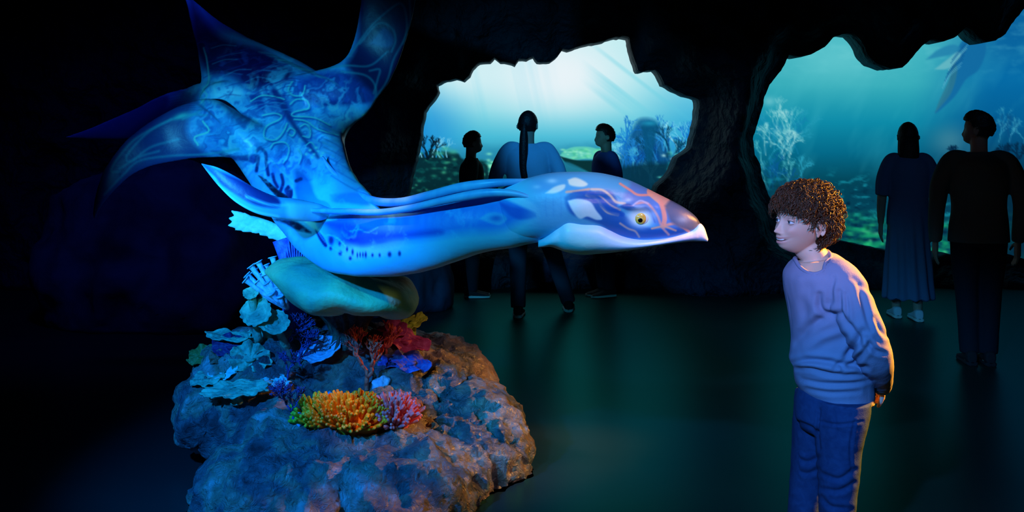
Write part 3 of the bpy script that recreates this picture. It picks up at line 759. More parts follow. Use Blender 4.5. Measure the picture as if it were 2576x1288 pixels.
def creature():
    t = thing('sea_creature', P(930, 697, 3.95), 'giant long-necked blue sea creature sculpture with spread fins, resting over the broad pale coral', 'sculpture')
    cv = creature_canvas(); mt = M['skinpaint']
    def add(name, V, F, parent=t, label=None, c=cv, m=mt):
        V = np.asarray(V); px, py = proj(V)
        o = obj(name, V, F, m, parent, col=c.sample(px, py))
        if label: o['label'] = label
        return o
    st = [(1420, 470, 1430, 606, 3.42, .055), (1335, 458, 1345, 612, 3.44, .075), (1270, 470, 1290, 622, 3.47, .085), (1200, 485, 1225, 634, 3.52, .09), (1100, 512, 1130, 662, 3.58, .1), (1020, 526, 1052, 687, 3.66, .11),
          (965, 527, 975, 698, 3.75, .125), (940, 500, 892, 696, 3.88, .14), (908, 462, 818, 680, 4.05, .15), (886, 430, 762, 642, 4.22, .16), (873, 400, 722, 592, 4.4, .18), (866, 372, 684, 545, 4.58, .18),
          (862, 346, 640, 480, 4.74, .16), (860, 318, 594, 410, 4.86, .14), (866, 280, 552, 372, 4.96, .14), (850, 225, 524, 300, 5.06, .13), (800, 178, 508, 215, 5.16, .11), (705, 130, 498, 140, 5.3, .08), (610, 86, 488, 88, 5.42, .06),
          (545, 48, 477, 44, 5.5, .04), (502, 12, 468, 10, 5.55, .025), (474, -14, 460, -14, 5.58, .01)]
    V, F = outline_loft(st, 420, 120)
    bp = [(V, F)]
    # wings and fins
    lw = [(720, 330, 730, 400, 4.88, .05), (610, 290, 650, 415, 4.90, .13), (540, 250, 585, 400, 4.92, .085), (470, 258, 520, 396, 4.92, .05), (400, 290, 450, 405, 4.9, .03), (340, 330, 380, 421, 4.84, .022), (290, 380, 325, 450, 4.8, .018), (258, 430, 285, 487, 4.78, .014), (240, 485, 255, 522, 4.78, .01), (233, 535, 238, 556, 4.8, .004)]
    bp.append(outline_loft(lw, 150, 60))
    rw = [(740, 190, 800, 330, 4.98, .09), (830, 168, 908, 298, 5.0, .08), (868, 145, 948, 250, 5.02, .055), (888, 100, 985, 195, 5.08, .04), (900, 45, 1018, 115, 5.06, .03), (908, -10, 1042, 30, 5.05, .024), (915, -80, 1050, -50, 5.04, .018), (945, -150, 1040, -120, 5.05, .01), (985, -185, 1005, -180, 5.06, .004)]
    bp.append(outline_loft(rw, 150, 60))
    hf = [(640, 240, 640, 320, 5.1, .02), (530, 205, 520, 330, 5.1, .06), (460, 222, 420, 345, 5.5, .035), (400, 243, 350, 352, 5.55, .025), (330, 278, 290, 354, 5.58, .018), (250, 312, 225, 352, 5.6, .012), (165, 343, 160, 348, 5.6, .004)]
    bp.append(outline_loft(hf, 90, 40)); bp += [ellipsoid(P(572, 262, 5.06), (.15, .05, .12)), outline_loft([(800, 345, 868, 378, 4.74, .06), (795, 322, 868, 352, 4.80, .09), (795, 295, 877, 331, 4.88, .09), (800, 262, 893, 312, 4.95, .09), (820, 230, 918, 292, 4.99, .075), (850, 205, 938, 268, 5.01, .05)], 60, 50, .9)]
    V, F = fuse(bp, .0056, 30, .6)
    V = wiggle(V, F, .008, 5, 3)
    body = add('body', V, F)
    ff = [(840, 528, 840, 545, 4.03, .004), (800, 512, 800, 556, 3.99, .02), (745, 500, 752, 556, 3.93, .035), (695, 494, 695, 549, 3.88, .028), (645, 474, 642, 536, 3.85, .022), (595, 445, 592, 508, 3.84, .018), (550, 422, 552, 470, 3.84, .013), (520, 414, 525, 437, 3.85, .008), (507, 411, 508, 414, 3.86, .003)]
    fc = Canvas(490, 390, 830, 580, (90, 170, 200))
    fc.poly([(540, 425), (600, 450), (660, 480), (700, 500), (700, 522), (640, 515), (580, 480), (550, 455)], (14, 34, 96), 8, .92)
    fc.poly([(505, 410), (540, 425), (550, 450), (525, 430)], (26, 62, 140), 6, .9)
    fc.line([(545, 465), (590, 505), (640, 532), (700, 545)], 7, (150, 225, 230), 5, .9)
    fc.line([(620, 495), (680, 515), (740, 515)], 6, (140, 215, 210), 6, .8)
    fc.poly([(720, 510), (800, 515), (800, 560), (730, 552)], (170, 232, 225), 14, .9)
    V, F = outline_loft(ff, 110, 48); add('front_flipper', V, F, c=fc)
    # two long tendrils along the neck
    mten = M['tendril']
    def tendril(px, r):
        pts = [P(x, y, Yq) for x, y, Yq in px]; return tube(pts, r, 14, 120)
    A = [(812, 395, 4.42), (828, 420, 4.34), (855, 450, 4.2), (895, 484, 4.0), (945, 506, 3.82), (1010, 508, 3.64), (1080, 492, 3.54), (1160, 472, 3.47), (1230, 462, 3.43), (1290, 457, 3.42), (1355, 452, 3.415)]
    V, F = tendril(A, [.004, .010, .013, .015, .016, .016, .017, .018, .016, .011, .003]); add('tendril', V, F, body, m=mten)
    B = [(745, 528, 4.02), (800, 530, 3.93), (870, 532, 3.8), (950, 534, 3.66), (1030, 524, 3.55), (1110, 506, 3.47), (1180, 492, 3.425), (1235, 485, 3.395), (1300, 488, 3.37), (1385, 512, 3.33)]
    V, F = tendril(B, [.004, .010, .012, .012, .013, .014, .016, .015, .011, .002]); add('tendril', V, F, body, m=mten)
    # head
    hs = [(1225, 500, 1230, 600, 3.5, .05), (1262, 474, 1275, 605, 3.47, .078), (1295, 457, 1308, 603, 3.45, .086), (1335, 446, 1345, 600, 3.43, .093), (1385, 435, 1395, 600, 3.42, .105), (1450, 432, 1452, 598, 3.41, .112), (1500, 434, 1500, 594, 3.41, .114), (1540, 441, 1538, 598, 3.41, .112), (1580, 452, 1575, 608, 3.41, .108), (1620, 470, 1612, 613, 3.41, .1),
          (1660, 490, 1650, 611, 3.41, .088), (1700, 510, 1690, 604, 3.41, .072), (1730, 528, 1722, 595, 3.41, .052), (1750, 545, 1744, 584, 3.41, .032), (1761, 561, 1758, 572, 3.41, .01)]
    V, F = outline_loft(hs, 380, 260, .88)
    px, py = proj(V); near = np.where(V[:, 1] < 3.41, 1.0, -1.0)
    # relief: brow ridge above the eye, eye socket, cheek fold
    def g(x, y, rx, ry): return np.exp(-((px - x) / rx) ** 2 - ((py - y) / ry) ** 2)
    dsp = -.006 * g(1612, 548, 26, 20) + .010 * g(1600, 520, 46, 10) + .006 * g(1450, 525, 35, 22) - .005 * g(1500, 500, 40, 8) + .005 * g(1660, 520, 12, 40)
    V[:, 1] -= near * dsp
    head = add('head', V, F)
    js = [(1354, 604, 1354, 622, 3.42, .03), (1368, 594, 1368, 620, 3.42, .07), (1384, 578, 1384, 619, 3.42, .095), (1402, 556, 1402, 625, 3.42, .108), (1425, 538, 1425, 633, 3.41, .116), (1463, 541, 1460, 639, 3.41, .12), (1500, 546, 1500, 637, 3.41, .118), (1530, 566, 1530, 634, 3.41, .114), (1560, 584, 1560, 630, 3.41, .108),
          (1600, 594, 1600, 624, 3.41, .098), (1650, 594, 1650, 616, 3.41, .084), (1700, 585, 1700, 610, 3.41, .066), (1735, 574, 1735, 607, 3.41, .048), (1756, 561, 1754, 607, 3.41, .036), (1770, 570, 1769, 607, 3.41, .024), (1781, 600, 1779, 608, 3.41, .008)]
    V, F = outline_loft(js, 200, 90, .85)
    jaw = add('lower_jaw', V, F, c=jaw_canvas(), label='pale lower jaw and throat')
    # dark lip line following the mouth
    HV = np.array([v.co for v in head.data.vertices]) + ORG[t.name]
    hx, hy = proj(HV)
    def surf_y(x, y, side=-1):
        m = (HV[:, 1] < 3.41) if side < 0 else (HV[:, 1] > 3.41)
        k = np.argmin((hx - x) ** 2 + (hy - y) ** 2 + (~m) * 1e9); return HV[k, 1]
    # eyes (one on each side)
    for side in (-1, 1):
        ys = surf_y(1612, 550, side); ce = P(1611, 549, ys - side * .016)
        V, F = ellipsoid(ce, (.034, .022, .029), 40, 26)
        eye = obj('eye', V, F, M['eye_white'], t)
        ci = ce + np.array([-.002, side * .0165, .0]); 
        V, F = ellipsoid(ci, (.0195, .0085, .0195), 40, 20); obj('iris', V, F, M['iris'], eye)
        V, F = ellipsoid(ci + np.array([-.001, side * .0062, -.004]), (.0085, .0035, .0085), 24, 12); obj('pupil', V, F, M['pupil'], eye)
        # rim of the eyelid
        a = np.linspace(0, 2 * math.pi, 40)
        R = [ce + np.array([.036 * math.cos(q), side * (.004 + .004 * math.cos(q) ** 2), .029 * math.sin(q)]) for q in a]
        V, F = tube(R, [.0035] * 40, 8, 80); obj('eyelid', V, F, M['eyelid'], eye)
    return t
M['eye_white'] = mat('glossy_eye_white', (0.75, 0.78, 0.82), 0.2, 0.5, coat=.5)
M['iris'] = mat('amber_iris', noise=(60, [(0.35, (0.75, 0.33, 0.03)), (0.65, (0.95, 0.62, 0.16))]), rough=0.2, spec=.5, coat=.6)
M['pupil'] = mat('black_pupil', (0.002, 0.002, 0.003), 0.1, 0.5)
M['eyelid'] = mat('pale_eyelid', (0.32, 0.50, 0.75), 0.4, 0.4)
M['tendril'] = mat('blue_tendril_skin', noise=(12, [(0.35, (0.10, 0.33, 0.72)), (0.7, (0.22, 0.48, 0.80))]), rough=0.4, spec=.4)
creature()
# ================================================================ the reef base and its corals
from mathutils.bvhtree import BVHTree
def cmat(name, c1, c2, sc=25, rough=.6, bump=.4, bs=60):
    return mat(name, noise=(sc, [(.35, tuple(s2l(c1))), (.68, tuple(s2l(c2)))]), rough=rough, spec=.35, bump=bump, bscale=bs)
M['reefrock'] = mat('mottled_reef_rock', noise=(6, [(.30, (0.03, 0.035, 0.04)), (.45, (0.14, 0.16, 0.17)), (.56, (0.40, 0.28, 0.18)), (.70, (0.55, 0.55, 0.50))]), rough=.34, spec=.7, bump=1.0, bscale=26)
for _n in M['reefrock'].node_tree.nodes:
    if _n.type == 'BUMP': _n.inputs['Distance'].default_value = .06
    if _n.type == 'TEX_NOISE' and _n.inputs['Scale'].default_value > 20: _n.inputs['Detail'].default_value = 12; _n.inputs['Distortion'].default_value = .8; _n.inputs['Roughness'].default_value = .62
M['tablecoral'] = mat('pale_green_coral_skin', noise=(5, [(.3, tuple(s2l((60, 150, 125)))), (.55, tuple(s2l((125, 185, 130)))), (.75, tuple(s2l((190, 180, 130))))]), rough=.55, spec=.35, bump=.25, bscale=50)
M['stalk'] = cmat('dark_ribbed_stalk', (30, 32, 26), (80, 74, 50), 30)
M['mint'] = cmat('mint_coral', (70, 140, 115), (145, 200, 155), 20)
M['cyan'] = cmat('cyan_tube_coral', (90, 160, 200), (160, 205, 220), 30)
M['paleblue'] = cmat('pale_blue_plate_coral', (120, 150, 175), (190, 205, 215), 14)
M['frond'] = cmat('pale_turquoise_frond', (120, 190, 180), (175, 220, 205), 18, bump=.3)
M['trunkblue'] = cmat('blue_coral_trunk', (60, 70, 190), (90, 120, 215), 30)
M['softblue'] = cmat('dark_blue_soft_coral', (24, 50, 110), (50, 90, 150), 30)
M['red'] = cmat('brick_red_coral', (190, 62, 44), (225, 105, 80), 40)
M['wine'] = cmat('wine_red_leaf_coral', (150, 36, 70), (190, 70, 110), 16)
M['indigo'] = cmat('indigo_leaf_coral', (50, 52, 125), (90, 96, 170), 16)
M['plum'] = cmat('plum_leaf_coral', (58, 34, 78), (90, 56, 100), 16)
M['lime'] = cmat('lime_yellow_coral', (190, 200, 40), (228, 224, 70), 16)
M['olive'] = cmat('olive_coral', (90, 96, 40), (136, 130, 60), 16)
M['rust'] = cmat('rust_brown_coral', (130, 72, 50), (176, 112, 90), 16)
M['yellow'] = cmat('yellow_orange_coral', (240, 118, 4), (252, 160, 12), 30, .5, .2)
M['yellowtip'] = cmat('greenish_yellow_coral', (170, 170, 30), (214, 196, 40), 30, .5, .2)
M['pink'] = cmat('coral_pink', (232, 92, 96), (248, 130, 124), 30, .5, .2)

RC = np.array([-.68, 4.3, 0.])
def reef_rock():
    E_ = [((-.64, 4.30, .0), (.58, .56, .27)), ((-.84, 3.98, -.02), (.40, .34, .26)), ((-.30, 4.36, -.03), (.33, .33, .26)), ((-.20, 4.58, .06), (.24, .34, .22)),
          ((-1.16, 4.58, .22), (.32, .34, .19)), ((-1.18, 4.62, .36), (.22, .28, .14)), ((-.80, 4.78, .22), (.45, .36, .30)), ((-.45, 4.92, .18), (.32, .34, .26)), ((-.62, 4.62, .16), (.30, .25, .26)),
          ((-.96, 4.15, .0), (.22, .3, .28)), ((-.5, 3.92, 0), (.30, .22, .20)), ((-.11, 4.38, .06), (.14, .17, .15)), ((-.36, 4.62, .17), (.16, .16, .18)), ((-1.32, 4.46, .24), (.13, .2, .11))]
    V, F = fuse([ellipsoid(c, r, 40, 26) for c, r in E_], .0145, 3)
    N = normals(V, F)
    # ledges and creases
    r1 = fbm(V * np.array([2.6, 2.6, 4.2]), 4, 61, True); r2 = fbm(V * 7, 4, 62, True); r3 = fbm(V * 19, 4, 63, True); r4 = fbm(V * 48, 3, 64)
    V = V + N * (.052 * r1 + .040 * r2 + .022 * r3 + .006 * r4)[:, None]
    N = normals(V, F)
    V = V + N * (.012 * fbm(V * 13 + 5, 4, 65, True))[:, None]
    V[:, 2] = np.maximum(V[:, 2], 0.0)
    o = obj('reef_rock', V, F, M['reefrock'], org=RC)
    tag(o, 'broad mottled rock mound on the floor carrying the corals under the blue creature', 'rock')
    return BVHTree.FromPolygons([tuple(v) for v in V], [tuple(int(i) for i in f) for f in F])
BVH = reef_rock()
def on_rock(px, py, dflt=4.4, sink=.012):
    d = Vector(P(px, py, 1.0)) - Vector((0, 0, CZ)); d.normalize()
    h = BVH.ray_cast(Vector((0, 0, CZ)), d)
    if h[0] is None:
        p = P(px, py, dflt); h2 = BVH.find_nearest(Vector(p)); return np.array(h2[0])
    return np.array(h[0]) + np.array(d) * sink
def rotm(rx=0, ry=0, rz=0):
    return np.array(Matrix.Rotation(math.radians(rz), 3, 'Z') @ Matrix.Rotation(math.radians(ry), 3, 'Y') @ Matrix.Rotation(math.radians(rx), 3, 'X'))

def plate(c, rx, ry, rot=(0, 0, 0), cup=.25, ruff=.12, k=6, thick=.010, seed=0, arc=(0, 360), stem=None, nr=22, nt=120, scallop=.06):
    """ruffled coral plate; c = centre (its attachment), cup > 0 bends the rim up"""
    full = arc[1] - arc[0] >= 359.9
    th = np.radians(np.linspace(arc[0], arc[1], nt, endpoint=not full)); r = np.linspace(0.02, 1, nr)
    T, R = np.meshgrid(th, r)
    n = fbm(np.stack([np.cos(T) * 2.2 + seed, np.sin(T) * 2.2, 0 * T], -1), 3, seed)
    rad = R * (1 + .22 * n * R + scallop * R * abs(np.sin(k * 1.5 * T + seed)))
    x = rx * rad * np.cos(T); y = ry * rad * np.sin(T); S = (rx + ry) / 2
    z = S * (cup * R ** 2 + ruff * R ** 2 * np.sin(k * T + seed * 1.3 + 2 * n) + .015 * np.sin(R * 26 + 3 * n))
    top = np.stack([x, y, z], -1); bot = top.copy(); bot[..., 2] -= thick * (1.3 - .8 * R)
    ring = np.concatenate([top, bot[::-1]], 0)          # (2nr, nt, 3)
    ring = np.transpose(ring, (0, 1, 2))
    V, F = rings_mesh(ring, cap=full, closed=full)
    if not full:
        m = 2 * nr
        F += [(i * nt, j * nt, (j - 1) * nt, (i + 1) * nt) for i, j in [(q, m - 1 - q) for q in range(nr - 1)]]
        F += [(i * nt + nt - 1, (i + 1) * nt + nt - 1, (j - 1) * nt + nt - 1, j * nt + nt - 1) for i, j in [(q, m - 1 - q) for q in range(nr - 1)]]
    V = V @ rotm(*rot).T + np.array(c)
    if stem:
        d = np.array(stem, float); a = np.array(c) ; b = a + d
        V2, F2 = tube([b, (a + b) / 2, a + (a - b) * .02], [S * .32, S * .2, S * .34], 14, 10)
        V, F = join((V, F), (V2, F2))
    return V, F

def coral(name, VF, m, label, cat='coral', base=None, group=None):
    V, F = VF
    V = np.asarray(V)
    if base is None: base = (V[:, 0].mean(), V[:, 1].mean(), V[:, 2].min())
    o = obj(name, V, F, m, org=base)
    return tag(o, label, cat, group)

def branches(base, dirv, L, r, depth, rng, spread=35, n=6, kink=.25, shrink=.78, kids=(2, 3), flat=1.0):
    out = []
    def rec(p, d, L, r, k):
        d = d / np.linalg.norm(d)
        q = p + d * L; mid = p + d * L * .5 + np.array([rng.uniform(-1, 1) for _ in range(3)]) * L * kink * .4
        out.append(tube([p, mid, q], [r, r * .9, r * .78], n, 5))
        if k == 0:
            out.append(tube([q, q + d * r * .8], [r * .78, r * .2], n, 3)); return
        for j in range(rng.choice(kids)):
            a = math.radians(rng.uniform(-spread, spread)); b = math.radians(rng.uniform(-spread, spread))
            dd = d + np.array([math.sin(a), math.sin(b) * flat, abs(math.sin(a)) * .15]) * 1.1
            rec(q - d * r * .2, dd, L * rng.uniform(shrink - .12, shrink + .1), r * .78, k - 1)
    rec(np.array(base, float), np.array(dirv, float), L, r, depth)
    return join(*out)

def corals():
    rng = random.Random(12)
    # --- broad table coral carrying the creature's chest
    t = thing('table_coral', on_rock(876, 868), 'broad smooth pale green mushroom-shaped coral right under the creature\'s belly', 'coral')
    st = [(668, 678, 672, 690, 4.28, .03), (700, 658, 705, 712, 4.27, .12), (760, 650, 745, 757, 4.26, .2), (820, 657, 800, 788, 4.25, .25), (880, 674, 880, 783, 4.25, .27), (935, 692, 935, 785, 4.25, .27),
          (985, 698, 980, 795, 4.25, .24), (1022, 704, 1020, 793, 4.25, .18), (1043, 728, 1042, 783, 4.25, .1), (1053, 750, 1052, 766, 4.25, .03)]
    V, F = outline_loft(st, 110, 110)
    px, py = proj(V); up = (V[:, 2] > np.interp(px, [670, 860, 1050], [.86, .79, .80]))
    V[:, 2] += .010 * fbm(V * 7, 3, 5) + .012 * np.sin(np.arctan2(V[:, 1] - 4.25, V[:, 0] + .7) * 7) * .5
    obj('cap', V, F, M['tablecoral'], t)
    parts = []
    b = on_rock(876, 872); top = P(872, 770, b[1]); 
    n = 60; th = np.linspace(0, 2 * math.pi, n, endpoint=False); R = np.zeros((24, n, 3))
    for i, s in enumerate(np.linspace(0, 1, 24)):
        rr = .075 + .09 * (s - .35) ** 2 * 2.2; c = b * (1 - s) + top * s
        rad = rr * (1 + .13 * np.sin(th * 15) + .05 * np.sin(th * 6 + 1))
        R[i] = c + np.stack([rad * np.cos(th), rad * np.sin(th) * .9, 0 * th], -1)
    V, F = rings_mesh(R); obj('stalk', V, F, M['stalk'], t)
    # hanging thin ribs beneath the cap
    # --- turquoise serrated frond on a blue trunk
    t = thing('frond_coral', on_rock(735, 800), 'pale turquoise leaf-like coral with a serrated edge on a blue trunk, left of the flipper', 'coral')
    Yf = 4.68; sp = [(770, 622), (735, 604), (705, 588), (670, 573), (635, 560), (605, 552)]
    parts = [tube([P(x, y, Yf) for x, y in sp], [.02, .028, .036, .036, .032, .022], 18, 60)]
    for (x0, y0), (x1, y1), w in (((625, 556), (580, 530), 12), ((612, 556), (574, 549), 12), ((615, 560), (572, 568), 12), ((625, 564), (590, 579), 11), ((640, 568), (608, 583), 11), ((655, 572), (632, 586), 11),
                                  ((672, 580), (652, 591), 11), ((690, 588), (674, 600), 10), ((712, 596), (700, 610), 10), ((735, 606), (725, 620), 9), ((640, 560), (612, 535), 7), ((660, 566), (640, 548), 5)):
        parts.append(tube([P(x0, y0, Yf), P((x0 + x1) / 2, (y0 + y1) / 2, Yf - .01), P(x1, y1, Yf - .015)], [w * .0019, w * .0017, .003], 12, 10))
    V, F = join(*parts); V[:, 1] = Yf + (V[:, 1] - Yf) * .6
    V, F = fuse([(V, F)], .004, 2)
    obj('frond', V, F, M['frond'], t)
    parts = [tube([P(745, 850, Yf + .02), P(735, 700, Yf), P(728, 650, Yf), P(712, 600, Yf)], [.06, .05, .048, .05], 24, 20)]
    for k in range(9): parts.append(tube([P(712 + k * 7, 600 + k * 2, Yf - .05 + .004 * abs(k - 4)), P(722 + k * 5, 660, Yf - .055), P(722 + k * 5, 720, Yf - .05)], [.003, .004, .004], 6, 12))
    V, F = join(*parts); obj('trunk', V, F, M['trunkblue'], t)
    # --- tube corals
    parts = []; 
    B = P(722, 775, 4.42)
    ends = [(622, 692), (632, 670), (650, 660), (668, 668), (686, 648), (640, 682), (655, 690), (618, 704), (668, 690), (682, 678), (648, 708), (672, 712), (692, 700), (700, 722), (660, 728), (684, 738), (640, 726), (704, 745), (690, 720), (714, 700), (720, 730)]
    for k, (x, y) in enumerate(ends):
        e = P(x, y, 4.40 - .05 * rng.random()); m_ = B * .5 + e * .5 + np.array([0, -.02, .0]); d = (e - m_) / np.linalg.norm(e - m_)
        V, F = tube([B, m_, e - d * .012, e, e + d * .004, e - d * .008], [.012, .010, .012, .021, .018, .008], 14, 26); parts.append((V, F))
    coral('tube_coral', join(*parts), M['cyan'], 'cluster of light blue flared tube corals at the left tip of the pale green cap', base=on_rock(720, 780))
    # --- round mint discs stacked below the tubes
    for (x, y, r, rt, sd, lb) in ((632, 738, .035, (48, -10, 0), 1, 'smallest mint green disc coral, highest of three left of the blue tubes'),
                                  (646, 787, .068, (55, -14, 0), 2, 'mint green disc coral in the middle of three, left of the blue tubes'),
                                  (690, 812, .066, (50, 8, 10), 3, 'lowest mint green disc coral, just under the blue tubes')):
        c = P(x, y, 4.36); b = on_rock(x + 30, y + 60)
        V, F = join(plate(c, r, r * .92, rt, .18, .05, 5, .008, sd), tube([b, (b + c) / 2, c], [.02, .016, .02], 10, 10))
        coral('disc_coral', (V, F), M['mint'], lb, base=b, group=None)
    # --- thin plates on the far left
    def pl(name, x, y, rx, ry, rot, m, label, cup=.1, ruff=.08, k=5, seed=1, arc=(0, 360), lift=.0, th=.009, Yo=0, sc=.06):
        c = on_rock(x, y) + np.array([0, Yo, lift])
        V, F = plate(c, rx, ry, rot, cup, ruff, k, th, seed, arc, stem=(0, .01, -.04 - lift), scallop=sc)
        return coral(name, (V, F), M[m], label, base=c - np.array([0, 0, .03]))
    pl('plate_coral', 575, 815, .10, .06, (10, 5, 0), 'mint', 'thin flat green plate coral at the upper left end of the rock', seed=3, lift=.02)
    pl('leaf_coral', 585, 880, .075, .06, (55, 10, 0), 'plum', 'dark plum leaf coral with a rippled rim at the left of the rock', seed=4, ruff=.2, lift=.02, Yo=-.02)
    pl('ruffled_coral', 632, 900, .085, .07, (58, -6, 10), 'mint', 'mint ruffled coral right of the plum leaf on the left side', seed=5, ruff=.22, k=8, Yo=-.02)
    pl('ruffled_coral', 655, 858, .075, .05, (40, 8, 10), 'mint', 'mint ruffled coral on the rock above the other mint ruffle', seed=6, ruff=.2, k=8)
    pl('ruffled_coral', 508, 900, .06, .05, (40, -16, 10), 'olive', 'olive green ruffled coral at the left rim of the rock', seed=7, ruff=.2, k=7, lift=.01)
    pl('knob_coral', 548, 908, .04, .035, (40, 10, 0), 'rust', 'small pinkish brown knob coral between olive ruffle and plum leaf', seed=8, ruff=.25, k=6, lift=.015)
    pl('shelf_coral', 562, 945, .06, .045, (35, -10, 0), 'frond', 'bright turquoise lumpy shelf coral at the left of the rock', seed=9, ruff=.1, k=5, lift=.015)
    pl('shelf_coral', 600, 985, .13, .07, (14, -4, 0), 'mint', 'long thin green shelf coral, lowest on the left ledge', seed=10, ruff=.07, k=9, lift=.012, Yo=-.03, sc=.12)
    pl('shelf_coral', 672, 968, .09, .06, (16, 6, 0), 'frond', 'turquoise shelf coral at the right end of the long thin one', seed=11, ruff=.09, k=7, lift=.014, sc=.12)
    pl('shelf_coral', 520, 960, .07, .05, (25, -8, 0), 'mint', 'green shelf coral at the far left edge above the long thin shelf coral', seed=13, ruff=.12, k=7, lift=.01)
    # --- pale blue fans in the middle
    pl('fan_coral', 812, 888, .095, .07, (38, -16, 0), 'paleblue', 'larger pale blue fan coral below the ribbed stalk, left one', seed=14, ruff=.06, k=4, cup=.3, lift=.01, Yo=-.02)
    pl('fan_coral', 838, 870, .06, .05, (30, -34, 0), 'paleblue', 'small pale blue fan coral tucked behind the larger left one', seed=15, ruff=.06, k=4, cup=.3, lift=.03)
    pl('fan_coral', 903, 872, .045, .05, (60, 28, 0), 'paleblue', 'upright pale blue fan coral between the stalk and the red branching coral', seed=16, ruff=.06, k=4, cup=.25, lift=.02, Yo=-.03)
    pl('cup_coral', 795, 862, .075, .05, (28, 8, 0), 'rust', 'rust brown cup coral behind the pale blue fans', seed=17, ruff=.12, k=6, lift=.03)
    pl('leaf_coral', 1040, 846, .07, .055, (24, -18, 0), 'lime', 'lime yellow leaf coral sticking out at the right of the pale green cap', seed=18, ruff=.14, k=4, lift=.07, Yo=.0)
    pl('leaf_coral', 1022, 872, .105, .06, (36, 14, 0), 'wine', 'wine red leaf coral right of the red branching coral', seed=19, ruff=.16, k=5, lift=.03, Yo=-.02)
    pl('leaf_coral', 985, 858, .07, .05, (46, -14, 0), 'wine', 'small dark red leaf coral directly behind the red branching coral', seed=20, ruff=.2, k=5, lift=.05)
    pl('leaf_coral', 1035, 920, .085, .06, (40, 10, 20), 'indigo', 'indigo leaf coral below the wine red one', seed=21, ruff=.2, k=5, lift=.02, Yo=-.02)
    pl('leaf_coral', 985, 918, .06, .045, (30, -10, 0), 'indigo', 'small indigo leaf coral left of the larger indigo one', seed=22, ruff=.2, k=5, lift=.015)
    # --- branching corals
    b = on_rock(922, 985)
    coral('branching_coral', branches(b, (.04, -.1, 1), .067, .012, 6, rng, 30, 6, .7, .84, (2, 2, 3), .6), M['red'], 'tall brick red branching coral rising behind the yellow coral', base=b)
    b = on_rock(960, 900); c = branches(b, (.5, -.1, 1), .05, .008, 4, rng, 32, 6, .6, .85, (2, 3), .5)
    coral('branching_coral', c, M['red'], 'short brick red branching coral among the wine red leaves', base=b)
    for k, (x, y, lb) in enumerate(((735, 1060, 'dark blue soft coral lowest on the left slope of the rock'), (722, 960, 'dark blue soft coral in front of the rock, midway up its left slope'), (725, 880, 'dark blue soft coral under the mint discs'),
                                    (760, 920, 'dark blue soft coral left of the large pale blue fan'))):
        b = on_rock(x, y)
        coral('soft_coral', branches(b, (rng.uniform(-.2, .2), -.25, 1), .042, .0055, 6, rng, 42, 5, .7, .84, (2, 3), .7), M['softblue'], lb, base=b, group=None)
    b = on_rock(1000, 815, 4.75)
    coral('branching_coral', branches(b, (.5, 0, .6), .05, .007, 3, rng, 30, 6, .5, .85, (2, 2), .5), M['olive'], 'olive branching coral in the shade under the right of the cap', base=b)
    # --- small lumps
    for k, (x, y, r, m, lb) in enumerate(((825, 1004, .033, 'cyan', 'round light blue knob coral above the yellow coral'), (762, 1060, .036, 'cyan', 'round light blue knob coral at the left of the yellow coral'), (1035, 1030, .05, 'rust', 'lumpy brown coral right of the pink coral'),
                                      (1000, 1000, .035, 'rust', 'small brown lump coral above the pink coral'), (960, 968, .04, 'paleblue', 'pale lump coral right of the foot of the red branching coral'))):
        b = on_rock(x, y); V, F = ellipsoid(b, (r, r * .8, r * .85), 40, 28); N = (V - b) / r
        V = V + N * (.012 * fbm(V * 34, 3, 70 + k, True))[:, None]
        coral('knob_coral', (V, F), M[m], lb, base=b - np.array([0, 0, r * .5]))
    # --- the finger corals
    def finger_bush(name, cx, cy, rx, rz, n, m, label, x0, x1, seed):
        rg = random.Random(seed); c = on_rock(cx, cy); 
        D = .11; parts = [ellipsoid(c + np.array([0, .03, 0]), (rx * .84, D * .8, rz * .62), 30, 20)]
        for k in range(n):
            u = math.acos(rg.uniform(-.05, 1)); a = rg.uniform(0, 2 * math.pi)
            d = np.array([math.sin(u) * math.cos(a), math.sin(u) * math.sin(a), math.cos(u)])
            s = np.array([rx * .82 * d[0], D * .8 * d[1] + .03, rz * .62 * d[2]])
            nn = np.array([d[0] * .8, d[1] * 1.2, d[2] * .9 + .35]); nn /= np.linalg.norm(nn)
            L = rg.uniform(.038, .062); r = rg.uniform(.0065, .0088)
            p0 = c + s * .9; j = np.array([rg.uniform(-1, 1) for _ in range(3)]) * .006
            p1 = p0 + nn * L * .6 + j; p2 = p0 + nn * (L + .012) + j * 1.6
            parts.append(tube([p0, p1, p2, p2 + nn * .004], [r * 1.1, r, r * .85, r * .3], 8, 8))
            if rg.random() < .5:
                q = p1 + (nn + np.array([rg.uniform(-1, 1), rg.uniform(-.5, .5), .2]) * .8) * L * .45
                parts.append(tube([p1 - nn * .004, (p1 + q) / 2 + nn * .002, q], [r * .9, r * .85, r * .4], 7, 6))
        return coral(name, join(*parts), m, label, base=c)
    finger_bush('finger_coral', 872, 1072, .175, .105, 430, M['yellow'], 'dense yellow-orange finger coral at the front of the rock', 0, 0, 3)
    finger_bush('finger_coral', 990, 1066, .075, .095, 170, M['pink'], 'bright pink finger coral touching the right side of the yellow one', 0, 0, 4)
    finger_bush('finger_coral', 782, 1060, .045, .06, 90, M['yellowtip'], 'small greenish finger coral at the left side of the yellow one', 0, 0, 5)
corals()
# ================================================================ people
def gs(x, y, cx, cy, sx, sy): return np.exp(-((x - cx) / sx) ** 2 - ((y - cy) / sy) ** 2)

